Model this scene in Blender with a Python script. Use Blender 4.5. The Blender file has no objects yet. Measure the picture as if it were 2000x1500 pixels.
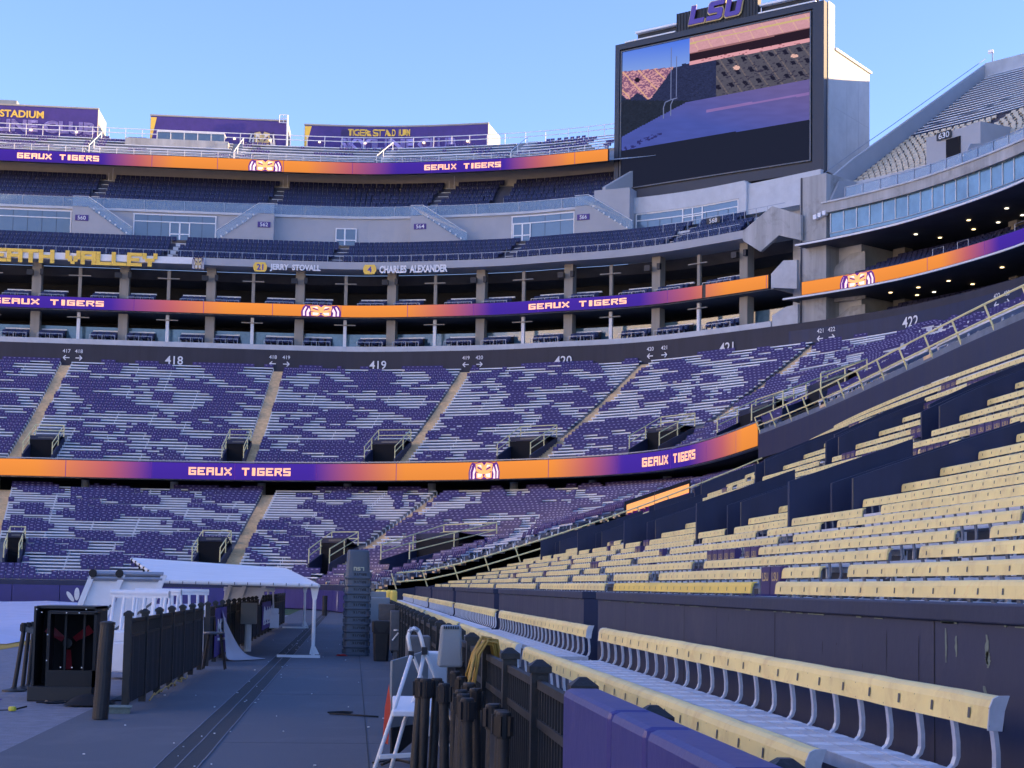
import bpy, bmesh, math, random
from mathutils import Vector, Matrix, noise as mnoise
random.seed(7)
R = math.radians
C = bpy.context.scene
COL = C.collection

# ---------------------------------------------------------------- camera, world, sun, exposure
cam_d = bpy.data.cameras.new('camera')
cam = bpy.data.objects.new('camera', cam_d); COL.objects.link(cam)
cam_d.sensor_width = 36.0
cam_d.lens = 3100.0/2000.0*36.0
cam_d.shift_y = 0.069344
cam_d.clip_start = 0.1; cam_d.clip_end = 5000
cam.matrix_world = Matrix(((0.99490819, -0.02604140, -0.09736289, 0.00000000), (-0.09917643, -0.08104037, -0.99176433, 0.00000000), (0.01793661, 0.99637057, -0.08321042, 1.65000000), (0.00000000, 0.00000000, 0.00000000, 1.00000000)))
C.camera = cam

SUN_EL, SUN_AZ = 11.5, 94.0      # azimuth measured clockwise from +Y (down the sideline)
TR, TG, TB = .51, .55, .86      # cool white balance of the clear evening sky
w = bpy.data.worlds.new('World'); C.world = w; w.use_nodes = True
nt = w.node_tree; nt.nodes.clear()
sky = nt.nodes.new('ShaderNodeTexSky'); sky.sky_type = 'NISHITA'; sky.sun_disc = False
sky.sun_elevation = R(SUN_EL); sky.sun_rotation = R(SUN_AZ); sky.altitude = 100; sky.air_density = 1.0; sky.dust_density = 0.2; sky.ozone_density = 1.5
bg = nt.nodes.new('ShaderNodeBackground'); bg.inputs[1].default_value = 0.15
ow = nt.nodes.new('ShaderNodeOutputWorld')
tint = nt.nodes.new('ShaderNodeVectorMath'); tint.operation = 'MULTIPLY'; tint.inputs[1].default_value = (TR, TG, TB)
nt.links.new(sky.outputs[0], tint.inputs[0]); nt.links.new(tint.outputs[0], bg.inputs[0]); nt.links.new(bg.outputs[0], ow.inputs[0])
sd = bpy.data.lights.new('sun', 'SUN'); sd.energy = 4.4; sd.angle = R(0.5); sd.color = (1.0, 0.66, 0.30)
sun = bpy.data.objects.new('sun', sd); COL.objects.link(sun)
_d = Vector((math.sin(R(SUN_AZ))*math.cos(R(SUN_EL)), math.cos(R(SUN_AZ))*math.cos(R(SUN_EL)), math.sin(R(SUN_EL))))
sun.rotation_euler = _d.to_track_quat('Z', 'Y').to_euler(); sun.location = (200, 60, 120)
C.view_settings.view_transform = 'Standard'; C.view_settings.look = 'None'
C.view_settings.exposure = 1.92; C.view_settings.gamma = 1.0
C.render.engine = 'CYCLES'; C.cycles.max_bounces = 6

# ---------------------------------------------------------------- materials
MATS = {}
def mat(name, base, rough=0.6, metal=0.0, var=0.12, scale=3.0, bump=0.0, bscale=40.0, spec=0.5, streak=False, alpha=None, emit=None, estr=1.0, attr=None, coat=0.0, stain=None):
    m = bpy.data.materials.new(name); m.use_nodes = True
    t = m.node_tree; b = t.nodes['Principled BSDF']
    b.inputs['Roughness'].default_value = rough; b.inputs['Metallic'].default_value = metal
    b.inputs['Specular IOR Level'].default_value = spec
    b.inputs['Base Color'].default_value = (*base, 1)
    if coat: b.inputs['Coat Weight'].default_value = coat
    if attr:
        a = t.nodes.new('ShaderNodeVertexColor'); a.layer_name = attr
        if emit is None: t.links.new(a.outputs[0], b.inputs['Base Color'])
        else:
            b.inputs['Base Color'].default_value = (0.004, 0.004, 0.004, 1)
            t.links.new(a.outputs[0], b.inputs['Emission Color']); b.inputs['Emission Strength'].default_value = estr
    elif emit is not None:
        b.inputs['Emission Color'].default_value = (*emit, 1); b.inputs['Emission Strength'].default_value = estr
    elif var > 0:
        g = t.nodes.new('ShaderNodeNewGeometry')
        src = g.outputs['Position']
        if streak:
            mp = t.nodes.new('ShaderNodeMapping'); mp.inputs['Scale'].default_value = (1, 1, 0.08)
            t.links.new(src, mp.inputs[0]); src = mp.outputs[0]
        n = t.nodes.new('ShaderNodeTexNoise'); n.inputs['Scale'].default_value = scale; n.inputs['Detail'].default_value = 6; n.inputs['Roughness'].default_value = 0.65
        t.links.new(src, n.inputs['Vector'])
        r = t.nodes.new('ShaderNodeMapRange'); r.inputs['From Min'].default_value = 0.3; r.inputs['From Max'].default_value = 0.7
        r.inputs['To Min'].default_value = 1-var; r.inputs['To Max'].default_value = 1+var
        t.links.new(n.outputs['Fac'], r.inputs['Value'])
        mx = t.nodes.new('ShaderNodeVectorMath'); mx.operation = 'SCALE'; mx.inputs[0].default_value = base
        t.links.new(r.outputs[0], mx.inputs['Scale']); last = mx.outputs[0]
        if stain:
            n3 = t.nodes.new('ShaderNodeTexNoise'); n3.inputs['Scale'].default_value = stain[0]; n3.inputs['Detail'].default_value = 9; n3.inputs['Roughness'].default_value = .7; n3.inputs['Distortion'].default_value = .6
            t.links.new(g.outputs['Position'], n3.inputs['Vector'])
            r3 = t.nodes.new('ShaderNodeMapRange'); r3.inputs['From Min'].default_value = .52; r3.inputs['From Max'].default_value = .66; t.links.new(n3.outputs['Fac'], r3.inputs['Value'])
            m3 = t.nodes.new('ShaderNodeMixRGB'); m3.inputs['Color2'].default_value = (*stain[2], 1); t.links.new(last, m3.inputs['Color1'])
            k3 = t.nodes.new('ShaderNodeMath'); k3.operation = 'MULTIPLY'; k3.inputs[1].default_value = stain[1]; t.links.new(r3.outputs[0], k3.inputs[0]); t.links.new(k3.outputs[0], m3.inputs['Fac']); last = m3.outputs[0]
        t.links.new(last, b.inputs['Base Color'])
        r2 = t.nodes.new('ShaderNodeMapRange'); r2.inputs['To Min'].default_value = max(0.05, rough-0.12); r2.inputs['To Max'].default_value = min(1, rough+0.12)
        t.links.new(n.outputs['Fac'], r2.inputs['Value']); t.links.new(r2.outputs[0], b.inputs['Roughness'])
    if bump > 0:
        g = t.nodes.new('ShaderNodeNewGeometry')
        n = t.nodes.new('ShaderNodeTexNoise'); n.inputs['Scale'].default_value = bscale; n.inputs['Detail'].default_value = 4
        t.links.new(g.outputs['Position'], n.inputs['Vector'])
        bp = t.nodes.new('ShaderNodeBump'); bp.inputs['Strength'].default_value = bump; bp.inputs['Distance'].default_value = 0.02
        t.links.new(n.outputs['Fac'], bp.inputs['Height']); t.links.new(bp.outputs[0], b.inputs['Normal'])
    if alpha is not None: b.inputs['Alpha'].default_value = alpha
    MATS[name] = m
    return m
M = MATS
mat('concrete', (.52,.53,.54), .85, var=.16, scale=.6, bump=.15, bscale=8)
mat('concrete_stained', (.43,.43,.42), .88, var=.30, scale=.7, bump=.2, bscale=6, streak=True, stain=(.5, .5, (.20, .19, .17)))
mat('concrete_light', (.58,.60,.62), .8, var=.10, scale=.8)
mat('tower_concrete', (.50,.51,.52), .85, var=.10, scale=.6, bump=.1, bscale=5)
mat('concrete_pale', (.74,.71,.66), .85, var=.10, scale=.5)
mat('suite_wall', (.42,.43,.45), .8, var=.06, scale=.5)
mat('beige_wall', (.44,.41,.36), .85, var=.10, scale=.5)
mat('column_tan', (.34,.31,.26), .85, var=.12, scale=1.5, streak=True)
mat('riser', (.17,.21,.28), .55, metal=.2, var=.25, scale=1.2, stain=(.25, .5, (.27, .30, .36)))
mat('navy_tread', (.05, .055, .09), .7, var=.2, scale=2)
mat('aluminium', (.84,.87,.93), .42, metal=.05, var=.08, scale=3)
mat('aluminium_near', (.66,.68,.74), .38, metal=.55, var=.14, scale=9)
mat('aisle_tan', (.78,.57,.33), .85, var=.22, scale=2.5)
mat('navy_wall', (.019,.027,.072), .55, var=.22, scale=1.3, streak=True, bump=.15, bscale=9)
mat('navy_wall_near', (.027,.034,.082), .6, var=.10, scale=1.6, streak=True, bump=.10, bscale=9, stain=(1.1, .5, (.055, .058, .10)))
mat('numbers_wall', (.040,.038,.052), .7, var=.22, scale=.9, streak=True)
mat('purple_seat', (.056,.033,.145), .38, var=.18, scale=1.0)
mat('seat_glint', (.36,.31,.50), .4, var=0)
mat('navy_seat', (.020,.024,.080), .38, var=.2, scale=1.0)
mat('navy_mark', (.16,.18,.34), .4, var=0)
mat('yellow_paint', (.92,.84,.42), .5, var=.12, scale=4)
mat('gold_board', (.96,.80,.33), .5, var=.12, scale=1.3, bump=.06, bscale=60, stain=(2.2, .55, (.70, .50, .20)))
mat('gold_board_bright', (.96,.72,.14), .5, var=.10, scale=1.1)
mat('plate_dark', (.10, .10, .10), .5, var=0)
mat('seat_frame_grey', (.36,.40,.48), .5, metal=.4, var=.1, scale=6)
mat('frame_dark', (.13,.15,.19), .5, var=.1, scale=6)
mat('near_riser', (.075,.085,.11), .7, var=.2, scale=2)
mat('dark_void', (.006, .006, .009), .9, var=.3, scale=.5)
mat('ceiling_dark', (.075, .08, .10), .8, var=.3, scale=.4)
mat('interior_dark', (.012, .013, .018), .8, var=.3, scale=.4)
mat('glass', (.11,.16,.22), .08, metal=.0, var=.12, scale=.25, spec=1.0, coat=.6)
mat('rail_glass', (.30, .42, .54), .12, var=.05, scale=.3, spec=.9, alpha=.45)
mat('box_glass', (.10,.19,.26), .06, var=.6, scale=.35, spec=1.0, coat=.8)
mat('white_metal', (.82,.82,.82), .45, var=.06, scale=4)
mat('white_plastic', (.82,.84,.88), .4, var=.05, scale=3)
mat('canvas', (.88,.90,.92), .7, var=.05, scale=1.0)
mat('black_metal', (.008,.008,.010), .6, var=.3, scale=3)
mat('black_post', (.018, .018, .020), .5, var=.35, scale=6, bump=.2, bscale=50)
mat('black_mesh', (.010, .011, .014), .8, var=.3, scale=2)
mat('board_frame', (.028,.034,.054), .5, var=.15, scale=.4)
mat('board_black', (.012, .014, .020), .5, var=.2, scale=.4)
mat('purple_pad', (.040,.034,.20), .42, var=.10, scale=1.6, bump=.12, bscale=18)
mat('track', (.110,.122,.150), .9, var=.14, scale=60, bump=.5, bscale=70, stain=(.55, .45, (.17, .175, .20)))
mat('drain_grate', (.035,.04,.048), .8, var=.3, scale=9, bump=.6, bscale=60)
mat('turf_grey', (.22,.23,.28), .95, var=.2, scale=5, bump=.9, bscale=55)
mat('turf_green', (.055, .10, .035), .95, var=.25, scale=5, bump=.9, bscale=55)
mat('turf_gold', (.50, .33, .06), .95, var=.15, scale=5, bump=.9, bscale=55)
mat('turf_purple', (.065, .03, .25), .95, var=.15, scale=5, bump=.9, bscale=55)
mat('tarp', (.62,.64,.80), .6, var=.10, scale=.35, bump=.35, bscale=2)
mat('cloth_back', (.46, .46, .50), .7, var=.1, scale=2)
mat('white_paint', (.85,.85,.85), .6, var=.05, scale=3)
mat('gold_letter', (1.0,.64,.09), .45, var=.05, scale=1)
mat('purple_letter', (.10, .055, .34), .45, var=.05, scale=1)
mat('banner_purple', (.075, .045, .24), .6, var=.15, scale=1.5)
mat('banner_outline', (.45,.38,.80), .6, var=0)
mat('grey_box', (.27, .30, .32), .5, var=.06, scale=4)
mat('steel_box', (.12, .125, .14), .45, metal=.3, var=.25, scale=5)
mat('bin_grey', (.085,.11,.15), .5, var=.08, scale=2, bump=.1, bscale=60)
mat('bin_mark', (.012, .014, .02), .6, var=0)
mat('bin_logo', (.55, .56, .42), .6, var=0)
mat('brown_panel', (.11, .10, .095), .8, var=.2, scale=4)
mat('orange_flag', (.85, .10, .05), .6, var=.08, scale=3)
mat('fan_red', (.22, .012, .02), .5, var=.1, scale=3)
mat('fan_body', (.022,.020,.021), .45, var=.2, scale=1.5)
mat('cable_yellow', (.48, .30, .06), .5, var=.2, scale=8)
mat('yellow_tool', (.75, .65, .05), .4, var=.05)
mat('paint_chip', (.16, .21, .19), .7, var=.2, scale=20)
mat('rail_metal', (.33, .36, .42), .4, metal=.5, var=.1, scale=2)
mat('red_tag', (.55, .03, .03), .5, var=0)
mat('lamp_warm', (1, .8, .5), emit=(1.0, .72, .36), estr=1.1)
mat('lamp_white', (1, .95, .85), emit=(1.0, .88, .66), estr=.9)
mat('led_strip', (0, 0, 0), .9, spec=0.0, attr='Col', emit=(1, 1, 1), estr=0.2643)
mat('led_letter', (1, .6, .4), emit=(1.0, .40, .15), estr=0.2643)
mat('led_white', (1, .8, .8), emit=(.95, .55, .45), estr=0.2643)
mat('led_purple', (.1, 0, .2), emit=(.055, .008, .10), estr=0.2643)
mat('screen', (0, 0, 0), .95, spec=0.0, attr='Col', emit=(1, 1, 1), estr=0.2643)

# ---------------------------------------------------------------- helpers
NAMES = {}
def tag(o, label=None, cat=None, group=None, kind=None):
    if label: o['label'] = label
    if cat: o['category'] = cat
    if group: o['group'] = group
    if kind: o['kind'] = kind
    return o
def empty(name, loc=(0, 0, 0), label=None, cat=None, group=None, rz=0.0):
    o = bpy.data.objects.new(name, None); COL.objects.link(o); o.location = loc; o.rotation_euler = (0, 0, rz)
    o.empty_display_size = .2
    return tag(o, label, cat, group)
def wloc(o):
    v = Vector((0, 0, 0))
    while o is not None:
        v += Vector(o.location); o = o.parent
    return v
class MB:
    def __init__(s): s.v = []; s.f = []; s.m = []; s.mats = []; s.cm = 0; s.sm = []
    def use(s, name):
        if name not in s.mats: s.mats.append(name)
        s.cm = s.mats.index(name); return s
    def face(s, idx): s.f.append(idx); s.m.append(s.cm)
    def add(s, vs, fs):
        b = len(s.v); s.v.extend(vs)
        for f in fs: s.face([b+i for i in f])
        return s
    def quad(s, a, b, c, d): return s.add([a, b, c, d], [(0, 1, 2, 3)])
    def box(s, x0, x1, y0, y1, z0, z1, rz=0, piv=None):
        vs = [(x0, y0, z0), (x1, y0, z0), (x1, y1, z0), (x0, y1, z0), (x0, y0, z1), (x1, y0, z1), (x1, y1, z1), (x0, y1, z1)]
        if rz:
            px, py = piv if piv else ((x0+x1)/2, (y0+y1)/2); c, n = math.cos(rz), math.sin(rz)
            vs = [(px+(x-px)*c-(y-py)*n, py+(x-px)*n+(y-py)*c, z) for x, y, z in vs]
        return s.add(vs, [(0, 3, 2, 1), (4, 5, 6, 7), (0, 1, 5, 4), (1, 2, 6, 5), (2, 3, 7, 6), (3, 0, 4, 7)])
    def prism(s, poly, d):      # poly: 3D points, extruded by vector d
        n = len(poly); b = len(s.v)
        s.v.extend([tuple(p) for p in poly]); s.v.extend([(p[0]+d[0], p[1]+d[1], p[2]+d[2]) for p in poly])
        s.face(list(range(b, b+n))); s.face(list(range(b+2*n-1, b+n-1, -1)))
        for i in range(n):
            j = (i+1) % n; s.face([b+i, b+n+i, b+n+j, b+j])
        return s
    def bar(s, a, b, w, h=None, up=(0, 0, 1)):
        h = h or w; a = Vector(a); b = Vector(b); d = (b-a)
        if d.length < 1e-6: return s
        d.normalize(); u = Vector(up)
        if abs(d.dot(u)) > .98: u = Vector((0, 1, 0))
        r = d.cross(u).normalized(); u = r.cross(d).normalized()
        vs = []
        for p in (a, b):
            for sx, sz in ((-1, -1), (1, -1), (1, 1), (-1, 1)): vs.append(tuple(p+r*sx*w/2+u*sz*h/2))
        return s.add(vs, [(0, 1, 2, 3), (7, 6, 5, 4), (0, 4, 5, 1), (1, 5, 6, 2), (2, 6, 7, 3), (3, 7, 4, 0)])
    def tube(s, pts, r, n=8, cap=True):
        pts = [Vector(p) for p in pts]; rings = []; pu = None
        for i, p in enumerate(pts):
            d = (pts[min(i+1, len(pts)-1)]-pts[max(i-1, 0)]).normalized()
            u = Vector((0, 0, 1)) if abs(d.z) < .95 else Vector((0, 1, 0))
            if pu is not None and abs(d.dot(pu)) < .95: u = pu
            x = d.cross(u).normalized(); y = x.cross(d).normalized(); pu = y
            rr = r[i] if isinstance(r, (list, tuple)) else r
            rings.append(len(s.v))
            for k in range(n):
                a = 2*math.pi*k/n; s.v.append(tuple(p+x*math.cos(a)*rr+y*math.sin(a)*rr))
        for i in range(len(rings)-1):
            for k in range(n):
                j = (k+1) % n; s.face([rings[i]+k, rings[i]+j, rings[i+1]+j, rings[i+1]+k])
        if cap:
            s.face([rings[0]+k for k in range(n)][::-1]); s.face([rings[-1]+k for k in range(n)])
        return s
    def lathe(s, prof, c=(0, 0, 0), n=16, sq=None):   # prof: (r, z); sq: superellipse power
        b = len(s.v)
        for r, z in prof:
            for k in range(n):
                a = 2*math.pi*k/n; ca, sa = math.cos(a), math.sin(a)
                if sq:
                    q = (abs(ca)**sq+abs(sa)**sq)**(-1.0/sq); ca *= q; sa *= q
                s.v.append((c[0]+r*ca, c[1]+r*sa, c[2]+z))
        for i in range(len(prof)-1):
            for k in range(n):
                j = (k+1) % n; s.face([b+i*n+k, b+i*n+j, b+(i+1)*n+j, b+(i+1)*n+k])
        s.face([b+k for k in range(n)][::-1]); s.face([b+(len(prof)-1)*n+k for k in range(n)])
        return s
    def mesh(s, name, off=(0, 0, 0), default=None):
        me = bpy.data.meshes.new(name)
        ox, oy, oz = off
        me.from_pydata([(x-ox, y-oy, z-oz) for x, y, z in s.v], [], s.f)
        for nme in (s.mats or [default]): me.materials.append(MATS[nme])
        if len(s.mats) > 1: me.polygons.foreach_set('material_index', s.m)
        me.update(); return me
    def build(s, name, m=None, parent=None, smooth=False, bevel=0, label=None):
        if m and not s.mats: s.mats = [m]
        if parent is not None: off = wloc(parent)
        elif s.v:
            xs = [p[0] for p in s.v]; ys = [p[1] for p in s.v]; zs = [p[2] for p in s.v]
            off = Vector(((min(xs)+max(xs))/2, (min(ys)+max(ys))/2, min(zs)))
        else: off = Vector((0, 0, 0))
        o = bpy.data.objects.new(name, s.mesh(name, off)); COL.objects.link(o)
        if parent is not None: o.parent = parent
        else: o.location = off
        if smooth: o.data.polygons.foreach_set('use_smooth', [True]*len(o.data.polygons))
        if bevel:
            bv = o.modifiers.new('bevel', 'BEVEL'); bv.width = bevel; bv.segments = 2; bv.limit_method = 'ANGLE'
        if label: o['label'] = label
        return o
def struct(o): o['kind'] = 'structure'; return o
def copy_tree(o, parent=None):
    c = o.copy(); COL.objects.link(c); c.parent = parent
    for ch in list(KIDS.get(o.name, o.children)): copy_tree(ch, c)
    return c
KIDS = {}

def colour_faces(o, fn):      # per-face colours as attribute 'Col'
    me = o.data; ca = me.color_attributes.new('Col', 'FLOAT_COLOR', 'CORNER'); off = Vector(o.location) if o.parent is None else wloc(o.parent)
    buf = []
    for p in me.polygons:
        for li in p.loop_indices:
            v = me.vertices[me.loops[li].vertex_index].co
            buf.extend((*fn(p, v+off), 1.0))
    ca.data.foreach_set('color', buf)

# text -> 2D mesh (verts scaled so cap height = 1, origin lower left)
_TC = {}
def text2d(t, bold=0.0, outline=0.0):
    key = (t, bold, outline)
    if key in _TC: return _TC[key]
    cu = bpy.data.curves.new('txt', 'FONT'); cu.body = t; cu.size = 1.0
    if outline: cu.fill_mode = 'NONE'; cu.bevel_depth = outline; cu.bevel_resolution = 0
    else: cu.fill_mode = 'FRONT'
    if bold: cu.offset = bold
    cu.resolution_u = 3
    ob = bpy.data.objects.new('txt', cu); COL.objects.link(ob)
    dg = bpy.context.evaluated_depsgraph_get(); dg.update()
    me = bpy.data.meshes.new_from_object(ob.evaluated_get(dg))
    vs = [(v.co.x, v.co.y) for v in me.vertices]; fs = [tuple(p.vertices) for p in me.polygons]
    bpy.data.objects.remove(ob); bpy.data.curves.remove(cu); bpy.data.meshes.remove(me)
    x0 = min(v[0] for v in vs); x1 = max(v[0] for v in vs); y0 = min(v[1] for v in vs); y1 = max(v[1] for v in vs); h = y1-y0
    vs = [((x-x0)/h, (y-y0)/h) for x, y in vs]
    _TC[key] = (vs, fs, (x1-x0)/h); return _TC[key]
GLY = {'G': '11111 10000 10111 10001 11111', 'E': '11111 10000 11110 10000 11111', 'A': '11111 10001 11111 10001 10001', 'U': '10001 10001 10001 10001 11111',
 'X': '10001 01010 00100 01010 10001', 'T': '11111 00100 00100 00100 00100', 'I': '01100 01100 01100 01100 01100', 'R': '11111 10001 11110 10010 10001',
 'S': '11111 10000 11111 00001 11111', 'D': '11110 10001 10001 10001 11110', 'H': '10001 10001 11111 10001 10001', 'V': '10001 10001 11011 01010 00100',
 'L': '10000 10000 10000 10000 11111', 'Y': '10001 10001 01110 00100 00100', ' ': '00000 00000 00000 00000 00000'}
def block2d(t, fat=.16):       # chunky square lettering, height 1; returns list of (x0,x1,y0,y1)
    out = []; x = 0
    for ch in t:
        g = GLY[ch].split()
        for r_, row in enumerate(g):
            c = 0
            while c < 5:
                if row[c] == '1':
                    e = c
                    while e < 4 and row[e+1] == '1': e += 1
                    out.append((x+c*.2-fat*.2, x+(e+1)*.2+fat*.2, 1-(r_+1)*.2-.02, 1-r_*.2+.02)); c = e+1
                else: c += 1
        x += 1.28 if ch != 'I' else .95
    return out, x-.28

# smooth plan curve with arclength lookup and outward offset
class Spine:
    def __init__(s, pts, n=14, side=1):
        P = [Vector((p[0], p[1])) for p in pts]; out = []
        for i in range(len(P)-1):
            p0 = P[max(i-1, 0)]; p1 = P[i]; p2 = P[i+1]; p3 = P[min(i+2, len(P)-1)]
            if i == 0: p0 = p1*2-p2
            if i+2 > len(P)-1: p3 = p2*2-p1
            for k in range(n):
                t = k/n; t2 = t*t; t3 = t2*t
                m1 = (p2-p0)*.5; m2 = (p3-p1)*.5
                out.append(p1*(2*t3-3*t2+1)+m1*(t3-2*t2+t)+p2*(-2*t3+3*t2)+m2*(t3-t2))
        out.append(P[-1]); s.p = out; s.c = [0.0]
        for i in range(1, len(out)): s.c.append(s.c[-1]+(out[i]-out[i-1]).length)
        s.L = s.c[-1]; s.side = side
    def idx(s, a):
        lo, hi = 0, len(s.c)-2
        while lo < hi:
            m = (lo+hi+1)//2
            if s.c[m] <= a: lo = m
            else: hi = m-1
        return lo
    def tan(s, a):
        i = s.idx(min(max(a, 0), s.L-1e-6)); j0 = max(i-3, 0); j1 = min(i+4, len(s.p)-1)
        return (s.p[j1]-s.p[j0]).normalized()
    def nrm(s, a):
        t = s.tan(a); return Vector((-t.y, t.x))*s.side     # outward (left of travel)
    def at(s, a, off=0.0):
        a = min(max(a, 0), s.L-1e-6); i = s.idx(a); f = (a-s.c[i])/max(s.c[i+1]-s.c[i], 1e-9)
        q = s.p[i].lerp(s.p[i+1], f)
        if off: q = q+s.nrm(a)*off
        return q
    def P(s, a, off, z):
        q = s.at(a, off); return (q.x, q.y, z)
    def bear(s, k, off=0.0):      # arclength where x/y = k on the offset curve
        lo = 0.0; best = None; N = 400; prev = None
        for i in range(N+1):
            a = s.L*i/N; q = s.at(a, off); d = q.x-k*q.y
            if prev is not None and (prev < 0 <= d): best = (s.L*(i-1)/N, a); break
            prev = d
        if best is None: return None
        l, h = best
        for _ in range(30):
            m = (l+h)/2; q = s.at(m, off)
            if q.x-k*q.y < 0: l = m
            else: h = m
        return (l+h)/2
    def steps(s, a, b, ds=1.2):
        n = max(1, int(math.ceil((b-a)/ds))); return [a+(b-a)*i/n for i in range(n+1)]
    def band(s, mb, a, b, prof, ds=1.2, close=False, caps=True):   # sweep profile [(off,z)...]
        st = s.steps(a, b, ds); n = len(prof); base = len(mb.v)
        for q in st:
            for off, z in prof: mb.v.append(s.P(q, off, z))
        m = n if close else n-1
        for i in range(len(st)-1):
            for k in range(m):
                j = (k+1) % n; mb.face([base+i*n+k, base+(i+1)*n+k, base+(i+1)*n+j, base+i*n+j])
        if close and caps:
            mb.face([base+k for k in range(n)]); mb.face([base+(len(st)-1)*n+k for k in range(n)][::-1])
        return mb
    def slab(s, mb, a, b, o0, o1, z0, z1, ds=1.2): return s.band(mb, a, b, [(o0, z0), (o0, z1), (o1, z1), (o1, z0)], ds, True)
    def box(s, mb, a, w, o0, o1, z0, z1):      # straight box across the curve centred at a
        t = s.tan(a); n = s.nrm(a); c = s.at(a)
        def q(x, o, z): v = c+t*x+n*o; return (v.x, v.y, z)
        vs = [q(-w/2, o0, z0), q(w/2, o0, z0), q(w/2, o1, z0), q(-w/2, o1, z0), q(-w/2, o0, z1), q(w/2, o0, z1), q(w/2, o1, z1), q(-w/2, o1, z1)]
        return mb.add(vs, [(0, 3, 2, 1), (4, 5, 6, 7), (0, 1, 5, 4), (1, 2, 6, 5), (2, 3, 7, 6), (3, 0, 4, 7)])
    def letters(s, mb, rects, width, a, b, z0, z1, off, th=.04, ital=0.0):
        for x0, x1, y0, y1 in rects:
            sa = a+(b-a)*x0/width; sb = a+(b-a)*x1/width; q0 = z0+(z1-z0)*y0; q1 = z0+(z1-z0)*y1
            sh0 = ital*(y0); sh1 = ital*(y1)
            p = [s.P(sa+sh0, off, q0), s.P(sb+sh0, off, q0), s.P(sb+sh1, off, q1), s.P(sa+sh1, off, q1)]
            n = s.nrm((sa+sb)/2); mb.prism(p, (n.x*th, n.y*th, 0))
    def text(s, mb, t, a, h, z, off, bold=0, stretch=1.0, outline=0, centre=False):
        vs, fs, wd = text2d(t, bold, outline)
        if centre: a = a-wd*h*stretch/2
        mb.add([s.P(a+x*h*stretch, off, z+y*h) for x, y in vs], fs)
        return a+wd*h*stretch
def flat_text(mb, t, o, ux, uz, h, bold=0, stretch=1.0, outline=0, centre=True, push=(0, 0, 0)):
    vs, fs, wd = text2d(t, bold, outline); o = Vector(o); ux = Vector(ux); uz = Vector(uz)
    sx = -wd*h*stretch/2 if centre else 0
    mb.add([tuple(o+Vector(push)+ux*(sx+x*h*stretch)+uz*(y*h)) for x, y in vs], fs); return wd*h*stretch

ORD = ['first', 'second', 'third', 'fourth', 'fifth', 'sixth', 'seventh', 'eighth', 'ninth', 'tenth', 'eleventh', 'twelfth', 'thirteenth', 'fourteenth', 'fifteenth', 'sixteenth', 'seventeenth', 'eighteenth', 'nineteenth']
TENS = ['', '', 'twent', 'thirt', 'fort', 'fift', 'sixt', 'sevent', 'eight', 'ninet']
def ordn(i):
    n = i+1
    if n >= 100: return 'hundred-'+(ordn(n-101) if n > 100 else 'th').lstrip('-')
    if n < 20: return ORD[i]
    return TENS[n//10]+('ieth' if n % 10 == 0 else 'y-'+ORD[n % 10-1])
# a crowd of like things: nearest 300 stand alone, the rest are one object
class Crowd:
    def __init__(s, name, cat, group, rest_label, proto=None, limit=300):
        s.name = name; s.cat = cat; s.group = group; s.rest = rest_label; s.proto = proto; s.items = []; s.limit = limit
    def put(s, loc, rz, label, mb=None, pri=None):
        d = (Vector(loc)-Vector((0, 0, 1.65))).length if pri is None else pri
        s.items.append((d, loc, rz, label, mb))
    def finish(s):
        s.items.sort(key=lambda q: q[0])
        me = s.proto.mesh(s.name) if s.proto else None
        for d, loc, rz, label, mb in s.items[:s.limit]:
            if mb is not None: o = mb.build(s.name)
            else:
                o = bpy.data.objects.new(s.name, me); COL.objects.link(o); o.location = loc; o.rotation_euler = (0, 0, rz)
            tag(o, label, s.cat, s.group)
        rest = s.items[s.limit:]
        if rest:
            a = MB()
            for d, loc, rz, label, mb in rest:
                q = mb or s.proto
                if mb is None:
                    c, n = math.cos(rz), math.sin(rz); vs = [(loc[0]+x*c-y*n, loc[1]+x*n+y*c, loc[2]+z) for x, y, z in q.v]
                else: vs = q.v
                b = len(a.v); a.v.extend(vs)
                for nme in q.mats: a.use(nme)
                mp = [a.mats.index(nme) for nme in q.mats]
                for f, m_ in zip(q.f, q.m): a.f.append([b+i for i in f]); a.m.append(mp[m_] if mp else 0)
            o = a.build(s.name+'_mass'); tag(o, s.rest, s.cat, kind='stuff')
# ================================================================= THE SETTING: ground
g = MB(); g.box(-400, 400, -300, 600, -1.0, -0.02); struct(g.build('ground', 'turf_grey'))
g = MB(); g.quad((-3.3, -6, 0), (3.7, -6, 0), (3.7, 104.5, 0), (-3.3, 104.5, 0)); struct(g.build('walkway', 'track'))
g = MB(); g.quad((-14, -6, -.004), (-3.3, -6, -.004), (-3.3, 106, -.004), (-14, 106, -.004)); struct(g.build('sideline_turf', 'turf_grey'))
g = MB(); g.quad((-60, -6, -.006), (-14, -6, -.006), (-14, 107, -.006), (-60, 107, -.006)); struct(g.build('field_turf', 'turf_green'))
g = MB(); g.use('turf_green').quad((-14, 84, 0), (-3.3, 84, 0), (-3.3, 104, 0), (-14, 104, 0)); struct(g.build('end_turf'))
g = MB(); g.use('turf_gold').quad((-13.5, 33.5, .002), (-8.1, 33.5, .002), (-8.1, 59, .002), (-13.5, 59, .002)); struct(g.build('gold_paint_band'))
g = MB(); g.use('turf_purple').quad((-5.6, 21.1, .002), (-4.63, 21.1, .002), (-4.75, 22.6, .002), (-5.9, 22.6, .002)); struct(g.build('purple_paint_patch'))
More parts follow.
